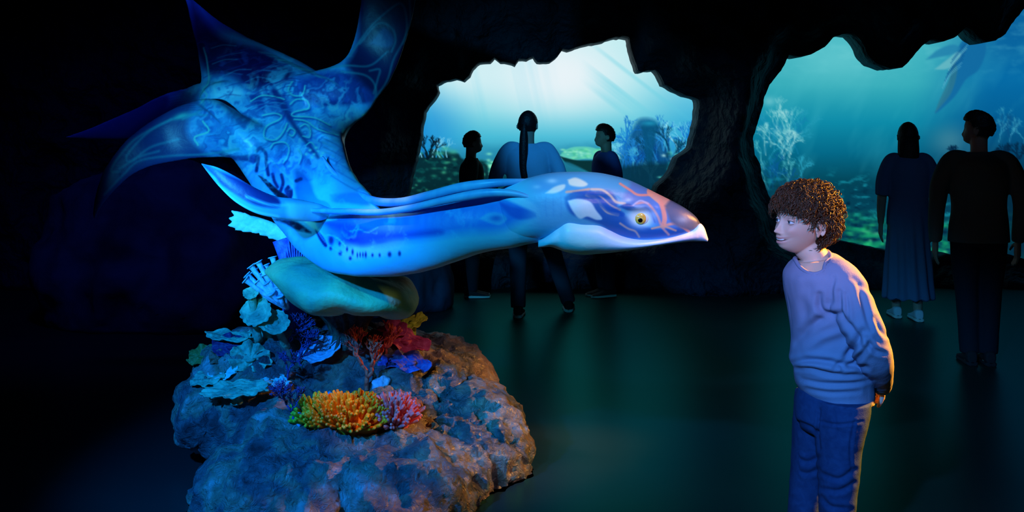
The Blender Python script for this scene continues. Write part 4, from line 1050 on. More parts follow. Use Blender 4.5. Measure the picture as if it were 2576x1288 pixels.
def head_shape(n=150, m=120, child=True, smile=True):
    """head in local metres: x lateral, -y is the face, z up, eyes at z = 0; total height 0.224"""
    th = np.linspace(0, 2 * math.pi, n, endpoint=False); ph = np.linspace(.02, math.pi - .02, m)
    PH, TH = np.meshgrid(ph, th, indexing='ij')
    sx = np.sin(PH) * np.cos(TH); sf = np.sin(PH) * np.sin(TH); sz = np.cos(PH)
    z = .112 * sz; tz = np.clip(-sz, 0, 1)
    x = .074 * sx * (1 - .30 * tz ** 1.6)
    f = np.where(sf > 0, .088 * np.sign(sf) * abs(sf) ** .86, .098 * sf)
    f = f * np.where(sf < 0, 1 - .42 * tz ** 1.2, 1 - .02 * tz)
    f = f + .010 * tz ** 2 * (sf > -.3) 
    front = sm(.1, .5, sf)
    # keep the front of the lower face full down to the chin
    f = f + front * .020 * np.exp(-((z + .088) / .026) ** 2) * np.exp(-(x / .03) ** 2)
    f = f + front * .012 * np.exp(-((z + .060) / .028) ** 2) * np.exp(-(x / .04) ** 2)
    # nose: bridge, tip, wings
    tipz = -.040
    f = f + front * np.where(z > tipz, .022 * np.clip(1 - (z - tipz) / .058, 0, 1) ** 1.1, .022 * np.exp(-((z - tipz) / .0075) ** 2)) * np.exp(-(x / (.0075 + .06 * np.clip(.012 - abs(z - tipz), 0, .012))) ** 2)
    f = f + front * .008 * (gs(x, z, .0115, -.044, .006, .007) + gs(x, z, -.0115, -.044, .006, .007))
    f = f + front * .004 * gs(x, z, 0, -.036, .010, .008)
    # sockets, brows, cheeks
    f = f - front * .0100 * (gs(x, z, .031, -.002, .017, .011) + gs(x, z, -.031, -.002, .017, .012))
    f = f + front * .0035 * (gs(x, z, .032, .018, .022, .007) + gs(x, z, -.032, .018, .022, .007))
    ck = .007 if smile else .003
    f = f + front * ck * (gs(x, z, .038, -.036, .017, .014) + gs(x, z, -.038, -.036, .017, .014))
    # mouth
    f = f + front * .0035 * (gs(x, z - 6 * x * x, 0, -.0605, .024, .0042) + gs(x, z - 9 * x * x, 0, -.0780, .020, .0052))
    f = f - front * .0100 * gs(x, z - 9 * x * x, 0, -.0690, .0235, .0045)
    f = f - front * .003 * gs(x, z, 0, -.084, .016, .005)
    V, F = rings_mesh(np.stack([x, -f, z], -1)[::-1])
    return V, F

def ear_shape(side, s=1.0):
    parts = []
    C0 = np.array([side * .0775, .010, -.012])
    pts = []
    for a in np.linspace(-70, 230, 14):
        r = math.radians(a); pts.append(C0 + np.array([side * (.010 + .006 * math.cos(r)), .014 * math.cos(r) , .027 * math.sin(r) - .002]) * s)
    parts.append(tube(pts, [.003] + [.0042] * 12 + [.004], 10, 40))
    parts.append(ellipsoid(C0 + np.array([side * .005, .002, 0]), (.0060, .0125, .024), 20, 16, rotm(0, 0, side * 18)))
    parts.append(ellipsoid(C0 + np.array([side * .004, -.004, -.026]), (.0045, .007, .009), 16, 12))
    return parts

def hand_parts(w, d, up, L=.16, curl=.35, side=1, k=1.0):
    """palm, four fingers and a thumb; w wrist point, d hand direction, up back-of-hand normal"""
    d = np.array(d, float); d /= np.linalg.norm(d); up = np.array(up, float); up -= d * up.dot(d); up /= np.linalg.norm(up); l = np.cross(d, up) * side
    out = []; pl = L * .52
    for t in (-.32, -.1, .12, .32):
        out.append(capsule(w + l * t * L * .25, w + d * pl + l * t * L * .52, L * .095, L * .085, 10))
    for i, (t, fl) in enumerate(((-.34, .34), (-.11, .43), (.12, .46), (.34, .41))):
        p = w + d * pl + l * t * L * .54; q = d.copy(); r = L * .056 * k; segs = [fl * .45, fl * .32, fl * .26]
        for s in segs:
            q = q - up * math.tan(curl); q /= np.linalg.norm(q)
            p2 = p + q * L * s; out.append(capsule(p, p2, r, r * .9, 8)); p = p2; r *= .9
    b = w + d * pl * .25 + l * L * .2; e = b + (d * .55 + l * .75 - up * .3) * L * .22; g = e + (d * .9 + l * .3 - up * .35) * L * .2
    out += [capsule(b, e, L * .075, L * .065, 8), capsule(e, g, L * .062, L * .05, 8)]
    return out

def limb(pts, rad, n=16, rings=30): return tube(pts, rad, n, rings)

def shoe_shape(x, y, yaw, L=.26, w=.045, h=.085):
    """upper and sole as two meshes, toe towards local -y"""
    c, s = math.cos(yaw), math.sin(yaw); Rz = np.array([[c, -s, 0], [s, c, 0], [0, 0, 1]])
    def ring_set(hs, z0, grow):
        n = 24; th = np.linspace(0, 2 * math.pi, n, endpoint=False); R = []
        for t, ww, top in hs:
            yy = (.28 - t) * L; top_ = top * h if z0 is None else z0[1]
            bot = .018 if z0 is None else z0[0]
            hw = w * ww + grow
            R.append(np.stack([hw * np.sign(np.cos(th)) * abs(np.cos(th)) ** .7, yy + 0 * th, (bot + top_) / 2 + (top_ - bot) / 2 * np.sign(np.sin(th)) * abs(np.sin(th)) ** .7], -1))
        return np.array(R)
    prof = [(-.005, .3, .5), (.01, .62, .98), (.10, .8, 1.08), (.22, .82, 1.05), (.36, .84, .88), (.52, .95, .68), (.70, 1.05, .52), (.86, .95, .42), (.96, .65, .34), (1.0, .2, .26)]
    V1, F1 = rings_mesh(catmull(np.array(ring_set(prof, None, 0)).reshape(len(prof), -1), 40).reshape(40, 24, 3))
    V2, F2 = rings_mesh(catmull(np.array(ring_set(prof, (0.0, .026), .004)).reshape(len(prof), -1), 40).reshape(40, 24, 3))
    T = np.array([x, y, 0])
    return (V1 @ Rz.T + T, F1), (V2 @ Rz.T + T, F2)

# ---------------------------------------------------------------- the boy in front
M['skin'] = mat('painted_skin', paint=True, rough=.5, spec=.35, sss=.12)
M['shirt'] = mat('grey_lavender_jersey', (0.27, 0.27, 0.42), .85, .15, bump=.12, bscale=260)
M['jeans'] = mat('dark_blue_denim', noise=(40, [(.3, (0.016, 0.042, 0.13)), (.7, (0.030, 0.065, 0.18))]), rough=.85, spec=.15, bump=.15, bscale=300)
M['hair'] = mat('curly_auburn_hair', noise=(30, [(.3, (0.030, 0.012, 0.006)), (.7, (0.10, 0.040, 0.016))]), rough=.5, spec=.35)
M['teeth'] = mat('teeth_white', (0.8, 0.78, 0.74), .3, .5)
M['eyeball'] = mat('human_eye_white', (0.75, 0.74, 0.74), .15, .5)
M['browniris'] = mat('grey_blue_iris', (0.05, 0.08, 0.11), .15, .5)
M['sneaker'] = mat('grey_sneaker', (0.2, 0.2, 0.22), .7, .2)
M['sole'] = mat('off_white_rubber_sole', (0.6, 0.6, 0.55), .6, .3)

def crease(V, N, lines, Ymax):
    px, py = proj(V); d = np.zeros(len(V))
    for pts, amp, w in lines:
        q = catmull(np.array(pts, float), len(pts) * 6); dist = np.full(len(V), 1e9); tt = np.zeros(len(V))
        for k in range(len(q) - 1):
            a = q[k]; e = q[k + 1] - a; L = e.dot(e) + 1e-9; t = np.clip(((px - a[0]) * e[0] + (py - a[1]) * e[1]) / L, 0, 1)
            dd = np.hypot(px - a[0] - t * e[0], py - a[1] - t * e[1]); m = dd < dist; dist[m] = dd[m]; tt[m] = ((k + t) / len(q))[m]
        f = np.sin(np.pi * np.clip(tt * .9 + .08, 0, 1)) ** .5
        w = w * 1.25
        d += .8 * amp * f * (np.exp(-(dist / w) ** 2) - .55 * np.exp(-((dist - 1.7 * w) / (w * 1.1)) ** 2))
    return V + N * (d * (V[:, 1] < Ymax))[:, None]

def boy():
    Yb = 3.22; t = thing('person', (P(2080, 1000, Yb)[0], Yb, 0), 'curly-haired young boy in grey-lavender shirt leaning towards the sculpture, hands behind his back', 'person')
    S = .93; HC = P(2016, 556, 3.22)
    RH = rotm(0, 0, -65) @ rotm(-4, 3, 0)
    def H(V): return np.asarray(V) * S @ RH.T + HC
    hv, hf = head_shape(220, 190)
    parts = [(H(hv), hf)]
    for side in (-1, 1):
        for v, f in ear_shape(side): parts.append((H(v), f))
    nk = [H(np.array([[0, .030, -.03]]))[0], H(np.array([[0, .030, -.085]]))[0], P(2046, 640, 3.225), P(2058, 672, 3.23)]
    parts.append(limb(nk, [.047, .043, .044, .058], 24, 20))
    # trunk under the shirt, arms, legs
    parts.append(outline_loft([(2008, 660, 2088, 645, 3.22, .06), (1992, 690, 2130, 675, 3.22, .11), (1992, 730, 2155, 725, 3.22, .12), (2005, 840, 2155, 840, 3.22, .10), (2012, 930, 2170, 940, 3.22, .10), (2030, 1000, 2165, 1020, 3.22, .08), (2040, 1040, 2150, 1050, 3.22, .07)], 30, 40))
    armN = [P(2112, 708, 3.12), P(2148, 775, 3.08), P(2182, 850, 3.07), P(2200, 900, 3.10), P(2212, 940, 3.17), P(2219, 972, 3.25)]
    armF = [P(2022, 700, 3.33), P(2040, 780, 3.42), P(2100, 860, 3.47), P(2150, 915, 3.46), P(2185, 950, 3.42), P(2206, 972, 3.36)]
    parts.append(limb(armN, [.045, .042, .036, .034, .028, .022])); parts.append(limb(armF, [.045, .040, .036, .033, .028, .022]))
    parts.append(limb([P(2045, 1040, 3.29), P(2030, 1230, 3.29), P(2018, 1420, 3.31), P(2016, 1455, 3.31)], [.042, .036, .028, .026], 20, 24))
    parts.append(limb([P(2112, 1040, 3.16), P(2108, 1230, 3.16), P(2098, 1430, 3.18), P(2096, 1480, 3.18)], [.055, .045, .032, .030], 20, 24))
    # hands clasped low behind his back
    w1 = P(2219, 972, 3.25); w2 = P(2206, 972, 3.36)
    parts += hand_parts(w1, P(2214, 1010, 3.36) - w1, (1, -.3, .1), .115, .5, 1)
    parts += hand_parts(w2, P(2222, 1000, 3.28) - w2, (1, .3, -.1), .115, .6, -1)
    V, F = fuse(parts, .0027, 1, .4)
    # paint of the skin
    L = (V - HC) @ RH / S; x, z, f = L[:, 0], L[:, 2], -L[:, 1]
    skin = np.array([.74, .47, .36]); col = np.tile(skin, (len(V), 1))
    def mx(m, c):
        nonlocal col
        col = col + np.clip(m, 0, 1)[:, None] * (np.array(c) - col)
    near = (abs(z) < .2) & (f > .02)
    mx(.45 * near * (gs(x, z, .042, -.034, .02, .018) + gs(x, z, -.042, -.034, .02, .018)), (.72, .28, .22))
    mx(.35 * near * gs(x, z, 0, -.042, .013, .01), (.72, .30, .24))
    zc = z - 6 * x * x
    mx(.9 * near * (gs(x, zc, 0, -.0610, .028, .0032) + gs(x, z - 9 * x * x, 0, -.0770, .023, .0042)), (.58, .17, .16))
    mx(.95 * near * sm(.2, .6, gs(x, z - 9 * x * x, 0, -.0692, .027, .0040)), (.10, .015, .015))
    for s in (-1, 1):
        mx(.8 * near * sm(.25, .7, gs(x, z, s * .031, .0205 - 0 * x, .019, .0042)), (.16, .07, .035))
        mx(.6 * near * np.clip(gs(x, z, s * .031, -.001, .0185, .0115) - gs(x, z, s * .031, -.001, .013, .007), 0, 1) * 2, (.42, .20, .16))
        mx(.8 * near * gs(x, z, s * .0075, -.0495, .0038, .0025), (.18, .05, .04))
    body = obj('body', V, F, M['skin'], t, col=col)
    # eyes, lids, teeth
    for s in (-1, 1):
        c = np.array([s * .0305, -.0695, -.002]); look = np.array([s * .02 - .0, -1, -.04]); look /= np.linalg.norm(look)
        v, f_ = ellipsoid(c, (.0125,) * 3, 28, 20); eye = obj('eye', H(v), f_, M['eyeball'], t)
        v, f_ = ellipsoid(c + look * .0098, (.0058, .0036, .0058), 24, 14); obj('iris', H(v), f_, M['browniris'], eye)
        v, f_ = ellipsoid(c + look * .0128, (.0026, .0012, .0026), 16, 10); obj('pupil', H(v), f_, M['pupil'], eye)
        # lids: skin shells over the eyeball, a dark lash line on the upper one
        def shell(e0, e1, r, tw=0):
            az = np.radians(np.linspace(-88, 88, 26)); el = np.radians(np.linspace(e0, e1, 12)); A, E = np.meshgrid(az, el)
            E = E + np.radians(tw) * (A / 1.5) ** 2
            o_ = np.stack([r * np.cos(E) * np.sin(A), -r * np.cos(E) * np.cos(A), r * np.sin(E)], -1) + c
            i_ = o_ * .96 + c * .04
            R_ = np.concatenate([o_, i_[::-1]], 0); return rings_mesh(np.transpose(R_, (1, 0, 2)), cap=True, closed=True), o_[0]
        (v, f_), edge = shell(16, 85, .0142, -13); obj('eyelid', H(v), f_, M['lid'], eye)
        v, f_ = tube(edge + np.array([0, -.0004, 0]), [.0009] * len(edge), 6, 40); obj('eyelashes', H(v), f_, M['pupil'], eye)
        (v, f_), edge = shell(-85, -27, .0139, 10); obj('eyelid', H(v), f_, M['lid'], eye)
    hL = hv[(abs(hv[:, 0]) < .004) & (abs(hv[:, 2] + .069) < .003)]; fm = -hL[:, 1].min()
    pts = [np.array([x_, -(fm - .0012) + 15 * x_ * x_, -.0664 + 9 * x_ * x_]) for x_ in np.linspace(-.019, .019, 9)]
    v, f_ = tube(pts, [.0012] + [.0032] * 7 + [.0012], 10, 40); v = v.copy(); obj('teeth', H(v), f_, M['teeth'], t)
    # ---- hair: lumpy mass plus many curls
    rg = random.Random(4)
    def hair_r(d):
        """scalp point and hair thickness for local directions d (n,3)"""
        th = np.arctan2(-d[:, 1], d[:, 0]); sz = d[:, 2]; sp = np.sqrt(np.clip(1 - sz ** 2, 0, 1)); sf = -d[:, 1]
        zz = .112 * sz; tz = np.clip(-sz, 0, 1); xx = .074 * d[:, 0] * (1 - .3 * tz ** 1.6)
        ff = np.where(sf > 0, .088 * abs(sf) ** .86, .098 * sf) * np.where(sf < 0, 1 - .42 * tz ** 1.2, 1)
        base = np.stack([xx, -ff, zz], -1)
        thick = .014 + .007 * sm(0, .7, sz) + .040 * sm(.1, -.9, sf) * sm(-.75, .1, sz) + .003 * sm(.2, .8, sf) * sm(.2, .5, sz)
        return base, thick
    def hairline(d, full=False):
        sf = -d[:, 1]; ax = abs(d[:, 0]); sz = d[:, 2]
        front = .40 - .12 * sm(.3, .9, ax) ; side = -.12 ; back = -.62
        lim = np.where(sf > .35, front, np.where(sf > -.12, side + (front - side) * sm(.05, .4, sf), back + (side - back) * sm(-.35, -.12, sf)))
        ff_ = .095 * sf; zz_ = .112 * sz
        ear = (abs(ff_ + .012) < .026) & (zz_ < .012) & (ax > .5)
        return (sz > lim) & (full | ~ear)
    n, m = 160, 120
    th = np.linspace(0, 2 * math.pi, n, endpoint=False); ph = np.linspace(.02, 2.35, m); PH, TH = np.meshgrid(ph, th, indexing='ij')
    D = np.stack([np.sin(PH) * np.cos(TH), -np.sin(PH) * np.sin(TH), np.cos(PH)], -1).reshape(-1, 3)
    base, thick = hair_r(D); hl = hairline(D, True); thick = np.where(hairline(D), thick, .004)
    lump = .007 * fbm(D * 7, 3, 91) + .004 * fbm(D * 16, 2, 92)
    off = np.where(hl, thick * .72 + lump, -.012)
    Vh = (base + D * off[:, None]).reshape(m, n, 3)
    v, f_ = rings_mesh(Vh)
    parts = [(H(v), f_)]
    cnt = 0
    while cnt < 2500:
        d = np.array([rg.gauss(0, 1) for _ in range(3)]); d /= np.linalg.norm(d)
        if not hairline(d[None])[0]: continue
        b, tk = hair_r(d[None]); b = b[0]; tk = tk[0]
        nrm = d; tan = np.cross(nrm, [rg.uniform(-1, 1), rg.uniform(-1, 1), rg.uniform(-.2, 1)]); tan /= np.linalg.norm(tan) + 1e-9
        if -d[1] > .2: tan = tan * .6 + np.array([0, -.5, -.7])
        elif d[2] < .2: tan = tan * .6 + np.array([0, .2, -.8])
        tan -= nrm * tan.dot(nrm); tan /= np.linalg.norm(tan) + 1e-9
        bi = np.cross(nrm, tan); Lc = rg.uniform(.026, .050); hr = rg.uniform(.0030, .0058); turns = rg.uniform(.7, 1.5); p0 = rg.uniform(0, 6.28)
        k = 14; s = np.linspace(0, 1, k)
        c0 = b + nrm * (tk * rg.uniform(.55, .9))
        pts = c0 + tan * (s[:, None] * Lc) + nrm * ((.012 * np.sin(s * 2.2) - .010 * s ** 2)[:, None]) + (nrm * np.cos(p0 + s[:, None] * turns * 6.28) + bi * np.sin(p0 + s[:, None] * turns * 6.28)) * hr
        r = rg.uniform(.0010, .0026)
        parts.append((lambda q: (H(q[0]), q[1]))(tube(pts, r * (1 - .75 * s ** 3), 5, k))); cnt += 1
    # wisps at the nape
    for k in range(26):
        b = np.array([rg.uniform(-.04, .015), rg.uniform(.076, .084), rg.uniform(-.075, -.05)]); s = np.linspace(0, 1, 9)
        pts = b + np.array([0, .1, -1]) * s[:, None] * rg.uniform(.02, .04) + np.stack([.005 * np.sin(s * 7 + k), .005 * np.cos(s * 6 + k) + .004, 0 * s], -1)
        v, f_ = tube(pts, .0018 * (1 - .7 * s), 5, 9); parts.append((H(v), f_))
    v, f_ = join(*parts); obj('hair', v, f_, M['hair'], t)
    # ---- shirt
    st = [(1996, 655, 2084, 634, 3.225, .062), (1986, 668, 2106, 641, 3.225, .10), (1974, 692, 2138, 664, 3.22, .14), (1975, 728, 2165, 708, 3.22, .15), (1984, 782, 2170, 772, 3.22, .138), (1992, 840, 2168, 842, 3.22, .128), (1990, 882, 2174, 890, 3.22, .125),
          (1987, 905, 2184, 915, 3.22, .128), (1997, 925, 2190, 938, 3.22, .122), (2000, 950, 2194, 965, 3.22, .12), (2007, 972, 2196, 990, 3.22, .118), (2030, 998, 2190, 1010, 3.21, .11), (2052, 1010, 2182, 1016, 3.20, .10)]
    parts = [outline_loft(st, 90, 90)]
    parts.append(limb([P(2085, 680, 3.17)] + armN, [.05, .066, .064, .058, .054, .043, .031], 36, 50)); parts.append(limb(armF, [.06, .056, .05, .046, .04, .03], 30, 40))
    V, F = fuse(parts, .0036, 3)
    # neck opening: push in around the neck
    N = normals(V, F)
    px, py = proj(V)
    V = V + N * (.0035 * fbm(V * 9, 3, 81) + .0022 * fbm(V * np.array([22, 22, 9]), 3, 82))[:, None]
    lines = [([(2062, 742), (2063, 770), (2078, 786), (2112, 790)], -.012, 6), ([(2004, 858), (2040, 820), (2075, 800), (2116, 796)], -.012, 9), ([(2112, 735), (2118, 790), (2150, 835), (2168, 870)], -.010, 6), ([(2030, 880), (2070, 850), (2130, 830)], .008, 9),
             ([(2170, 835), (2150, 870), (2125, 905)], -.013, 8), ([(2185, 868), (2160, 900), (2130, 925)], -.010, 6), ([(1995, 912), (2040, 906), (2100, 912), (2180, 925)], -.012, 6), ([(2000, 925), (2040, 928), (2090, 940), (2180, 945)], -.009, 5),
             ([(2020, 955), (2070, 965), (2140, 965), (2190, 955)], -.007, 5), ([(2030, 978), (2090, 988), (2160, 985)], -.005, 5), ([(2100, 925), (2112, 918), (2120, 930)], -.010, 5), ([(2160, 720), (2175, 770), (2190, 830)], -.008, 6), ([(2145, 700), (2170, 720), (2200, 740)], -.005, 6),
             ([(2128, 740), (2135, 800)], -.006, 4), ([(2030, 740), (2045, 790), (2035, 830)], .005, 9), ([(2180, 850), (2200, 880), (2225, 890)], -.008, 5), ([(2010, 700), (2008, 760), (2012, 820)], .004, 10), ([(2200, 800), (2215, 830), (2228, 845)], -.006, 5), ([(2098, 700), (2092, 730), (2095, 760)], -.006, 5)]
    V = crease(V, N, lines, 3.22)
    shirt = obj('shirt', V, F, M['shirt'], t)
    a = np.linspace(0, 2 * math.pi, 48, endpoint=False)
    ca, cb = P(2001, 654, 3.22), P(2084, 633, 3.22); cc = (ca + cb) / 2; hx = (cb - ca) / 2
    FR = .108
    ring = np.array([cc + hx * math.cos(q) + np.array([0, (.06 if math.sin(q) > 0 else FR) * math.sin(q), 0]) + np.array([-.006, 0, -.052]) * max(0, -math.sin(q)) ** 1.2 for q in a])
    # lay the collar on the shirt surface
    bv = BVHTree.FromPolygons([tuple(v) for v in V], [tuple(int(i) for i in f) for f in F])
    for k in range(len(ring)):
        if math.sin(a[k]) < .1:
            h = bv.find_nearest(Vector(ring[k]))
            if h[0] is not None: ring[k] = ring[k] * .25 + np.array(h[0]) * .75
    ring = np.vstack([ring, ring[:2]])
    Vc, Fc = tube(ring, [.0068] * len(ring), 10, 160); obj('collar', Vc, Fc, M['shirt'], shirt)
    me = shirt.data; bm = bmesh.new(); bm.from_mesh(me); o0 = ORG[t.name]
    co = np.array([v.co for v in bm.verts]) + o0; rel = co - cc
    u = rel @ (hx / hx.dot(hx)); w = rel[:, 1] / np.where(rel[:, 1] > 0, .06, FR)
    lvl = cc[2] + (cb - ca)[2] / (cb - ca)[0] * rel[:, 0] - .052 * np.clip(-w, 0, 1.3) ** 1.2
    kill = (u ** 2 + w ** 2 < 1.02) & (co[:, 2] > lvl - .065)
    rx_, ry_ = proj(ring[:48]); vx_, vy_ = proj(co); ins = np.zeros(len(co), bool)
    for k in range(48):
        x1, y1, x2, y2 = rx_[k], ry_[k], rx_[(k + 1) % 48], ry_[(k + 1) % 48]
        ins ^= ((y1 > vy_) != (y2 > vy_)) & (vx_ < (x2 - x1) * (vy_ - y1) / (y2 - y1 + 1e-9) + x1)
    kill |= ins & (co[:, 1] < 3.22)
    bm.verts.ensure_lookup_table(); bmesh.ops.delete(bm, geom=[bm.verts[i] for i in np.nonzero(kill)[0]], context='VERTS'); bm.to_mesh(me); bm.free()
    # ---- jeans
    Ln = outline_loft([(2046, 1000, 2188, 1004, 3.17, .105), (2050, 1040, 2182, 1050, 3.165, .105), (2056, 1110, 2168, 1115, 3.16, .09), (2060, 1200, 2158, 1200, 3.16, .075), (2062, 1288, 2150, 1288, 3.16, .066), (2062, 1380, 2142, 1380, 3.17, .058), (2062, 1474, 2138, 1474, 3.18, .055)], 90, 50)
    Lf = outline_loft([(2004, 985, 2120, 1000, 3.27, .10), (1999, 1040, 2110, 1050, 3.28, .10), (1995, 1110, 2084, 1115, 3.29, .085), (1990, 1200, 2072, 1200, 3.3, .072), (1984, 1288, 2056, 1288, 3.3, .064), (1984, 1370, 2050, 1370, 3.31, .055), (1986, 1448, 2050, 1448, 3.31, .052)], 90, 50)
    top = outline_loft([(2010, 975, 2180, 990, 3.22, .10), (2003, 1010, 2186, 1020, 3.22, .112), (2004, 1050, 2178, 1062, 3.22, .11), (2020, 1080, 2150, 1090, 3.22, .08)], 30, 60)
    V, F = fuse([Ln, Lf, top], .0042, 3)
    N = normals(V, F); V = V + N * (.003 * fbm(V * np.array([14, 14, 26]), 4, 83))[:, None]
    lines = [([(1998, 1150), (2030, 1162), (2060, 1150)], -.006, 5), ([(1992, 1180), (2030, 1192), (2060, 1180)], -.006, 5), ([(2064, 1190), (2110, 1205), (2150, 1180)], -.006, 5), ([(2070, 1230), (2110, 1235), (2150, 1215)], -.006, 5), ([(2066, 1250), (2090, 1275), (2140, 1280)], -.006, 5),
             ([(2060, 1060), (2110, 1068), (2170, 1060)], -.004, 3), ([(2005, 1060), (2040, 1075), (2058, 1090)], -.006, 4), ([(2062, 1030), (2058, 1080), (2062, 1130)], -.006, 3), ([(2150, 1060), (2140, 1120), (2142, 1180)], -.004, 3)]
    V = crease(V, N, lines, 3.25)
    obj('jeans', V, F, M['jeans'], t)
    for px_, py_, Y_ in ((2016, 1452, 3.31), (2098, 1478, 3.18)):
        p = P(px_, py_, Y_); (v1, f1), (v2, f2) = shoe_shape(p[0] - .02, Y_ - .01, math.radians(-60), .22, .04, .075)
        s_ = obj('shoe', v1, f1, M['sneaker'], t); obj('sole', v2, f2, M['sole'], s_)
M['lid'] = mat('eyelid_skin', (0.62, 0.37, 0.29), .5, .3)
boy()
# ================================================================ visitors in the background
M['darkskin'] = mat('visitor_skin', (0.42, 0.25, 0.18), .55, .3)
M['blackhair'] = mat('black_hair', (0.010, 0.008, 0.008), .5, .3, bump=.3, bscale=90)
M['bluetee'] = mat('light_blue_tee', (0.30, 0.50, 0.68), .85, .1)
M['greentee'] = mat('dark_green_tee', (0.03, 0.06, 0.05), .9, .1)
M['navytee'] = mat('royal_blue_shirt', (0.05, 0.12, 0.42), .9, .1)
M['darktrousers'] = mat('dark_trousers', (0.012, 0.016, 0.025), .9, .1)
M['midjeans'] = mat('blue_grey_jeans', (0.03, 0.05, 0.09), .9, .1)
M['dress'] = mat('slate_blue_dress', (0.10, 0.16, 0.30), .9, .1)
M['overshirt'] = mat('olive_grey_overshirt', (0.11, 0.14, 0.13), .9, .1)
M['blacksneaker'] = mat('black_canvas_sneaker', (0.015, 0.015, 0.018), .8, .2)
M['whitesneaker'] = mat('white_sneaker', (0.55, 0.6, 0.66), .7, .2)

